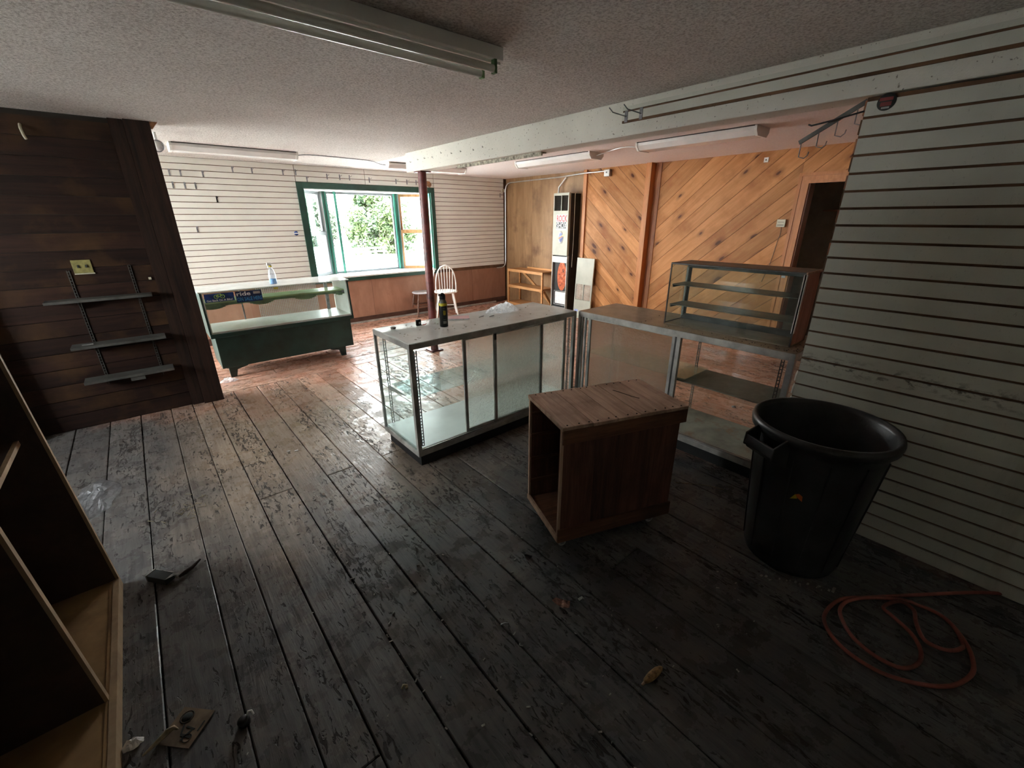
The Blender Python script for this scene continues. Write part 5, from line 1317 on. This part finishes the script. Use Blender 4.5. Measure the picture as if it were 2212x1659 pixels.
# hose
HZ = .009
hpts = [(2.934, -0.439), (2.803, -0.301), (2.579, -0.124), (2.35, 0.05), (2.222, 0.142), (2.065, 0.167), (1.974, 0.125), (1.922, 0.043), (1.919, -0.068), (1.974, -0.175), (2.06, -0.261), (2.182, -0.31), (2.277, -0.309), (2.38, -0.272), (2.469, -0.195), (2.454, -0.082), (2.357, 0.033), (2.243, 0.11), (2.149, 0.128), (2.075, 0.1), (2.01, 0.044), (1.979, -0.041), (1.997, -0.121), (2.073, -0.161), (2.156, -0.157), (2.23, -0.115), (2.279, -0.042), (2.31, -0.003), (2.408, -0.046), (2.395, -0.099), (2.316, -0.119), (2.227, -0.162), (2.243, -0.235), (2.325, -0.274), (2.424, -0.242), (2.469, -0.195)]
hp = []
for i in range(len(hpts)-1):
    for k in range(5):
        p0, p1, p2, p3 = (Vector(hpts[max(i-1, 0)]), Vector(hpts[i]), Vector(hpts[i+1]), Vector(hpts[min(i+2, len(hpts)-1)])); s_ = k/5
        q = .5*((2*p1)+(-p0+p2)*s_+(2*p0-5*p1+4*p2-p3)*s_*s_+(-p0+3*p1-3*p2+p3)*s_**3)
        hp.append((q.x, q.y, HZ+(.016*(i+s_)/len(hpts) if 14 < i < 33 else 0)))
hz = thing('hose', 'coiled dull red rubber hose on the dark floor by the slatted partition', 'hose', (2.25, -.05, 0))
MB().tube(hp, .0085, 10).build('hose_line', 'hose_red', hz)
MB().tube([hp[0], (hp[0][0]+.03, hp[0][1]-.01, HZ)], .012, 8).build('fitting', 'aluminium_dull', hz)

# ------------------------------------------------------------------ outdoors
gnd = MB(); N = 24
for j in range(N):
    for i in range(N):
        pass
gnd.box((-40, 7.9, -.55), (70, 90, -.4)).box((-40, -20, -.55), (-3.4, 7.9, -.4)).box((-3.4, 7.7, -.55), (70, 7.9, -.4))
tag(gnd.build('ground', 'gravel', None), kind='structure')
def tree(x, y, hgt, cr_, label, seed, mat='foliage', nl_=17000, z0=-.4, base=.25):
    r_ = random.Random(seed); t = thing('tree', label, 'tree', (x, y, z0), 0, 'trees outside the window')
    MB().tube([(x, y, z0), (x+.1, y, z0+hgt*.4), (x, y+.1, z0+hgt*.7)], [.16, .12, .06], 8).build('trunk', 'bark', t)
    clumps = []
    for k in range(90):
        a = r_.uniform(0, 2*PI); f_ = r_.uniform(-.12, 1); h_ = base+(1-base)*f_
        rr_ = cr_*math.sqrt(max(.05, math.sin(PI*min(1, .2+.78*max(0, f_)))))*math.sqrt(r_.uniform(0, 1))
        clumps.append((x+rr_*math.cos(a), y+rr_*math.sin(a), z0+hgt*h_, r_.uniform(.28, .5)*cr_*.62))
    mb = MB(); vs = []; fs = []
    for k in range(nl_):
        cx, cy0, cz, rr_ = clumps[k % len(clumps)]
        d = Vector((r_.gauss(0, 1), r_.gauss(0, 1), r_.gauss(0, 1))).normalized()*rr_*r_.uniform(.55, 1.05)
        p = Vector((cx, cy0, cz))+d*Vector((1, 1, .8)).length/1.6
        s_ = r_.uniform(.07, .17)*cr_/2.2
        u = Vector((r_.gauss(0, 1), r_.gauss(0, 1), r_.gauss(0, 1))).normalized(); v = u.orthogonal().normalized()
        n = len(vs); vs += [p-u*s_, p+v*s_*.55, p+u*s_, p-v*s_*.55]; fs.append((n, n+1, n+2, n+3))
    mb._add(vs, fs); mb.build('foliage', mat, t)
tree(12.7, 28.5, 3.9, 2.3, 'broad leafy green tree seen in the right of the big pane', 1, base=.1)
tree(10.8, 38.5, 4.2, 2.6, 'pale green tree seen in the left of the big pane', 2, 'foliage_far', 9000, base=.1)
tree(3.5, 27.0, 4.6, 2.4, 'pale tree seen through the left angled sash', 3, 'foliage_far', 2600)
ft = thing('fence', 'low wooden fence standing before the trees outside', 'fence', (10, 26, -.4))
for k in range(7):
    MB().box((8.4+.55*k, 26, -.4), (8.5+.55*k, 26.1, .12)).build('post', 'fence_wood', ft)
for z_ in (-.15, .05): MB().box((8.4, 25.97, z_), (11.9, 26.0, z_+.10)).build('rail', 'fence_wood', ft)
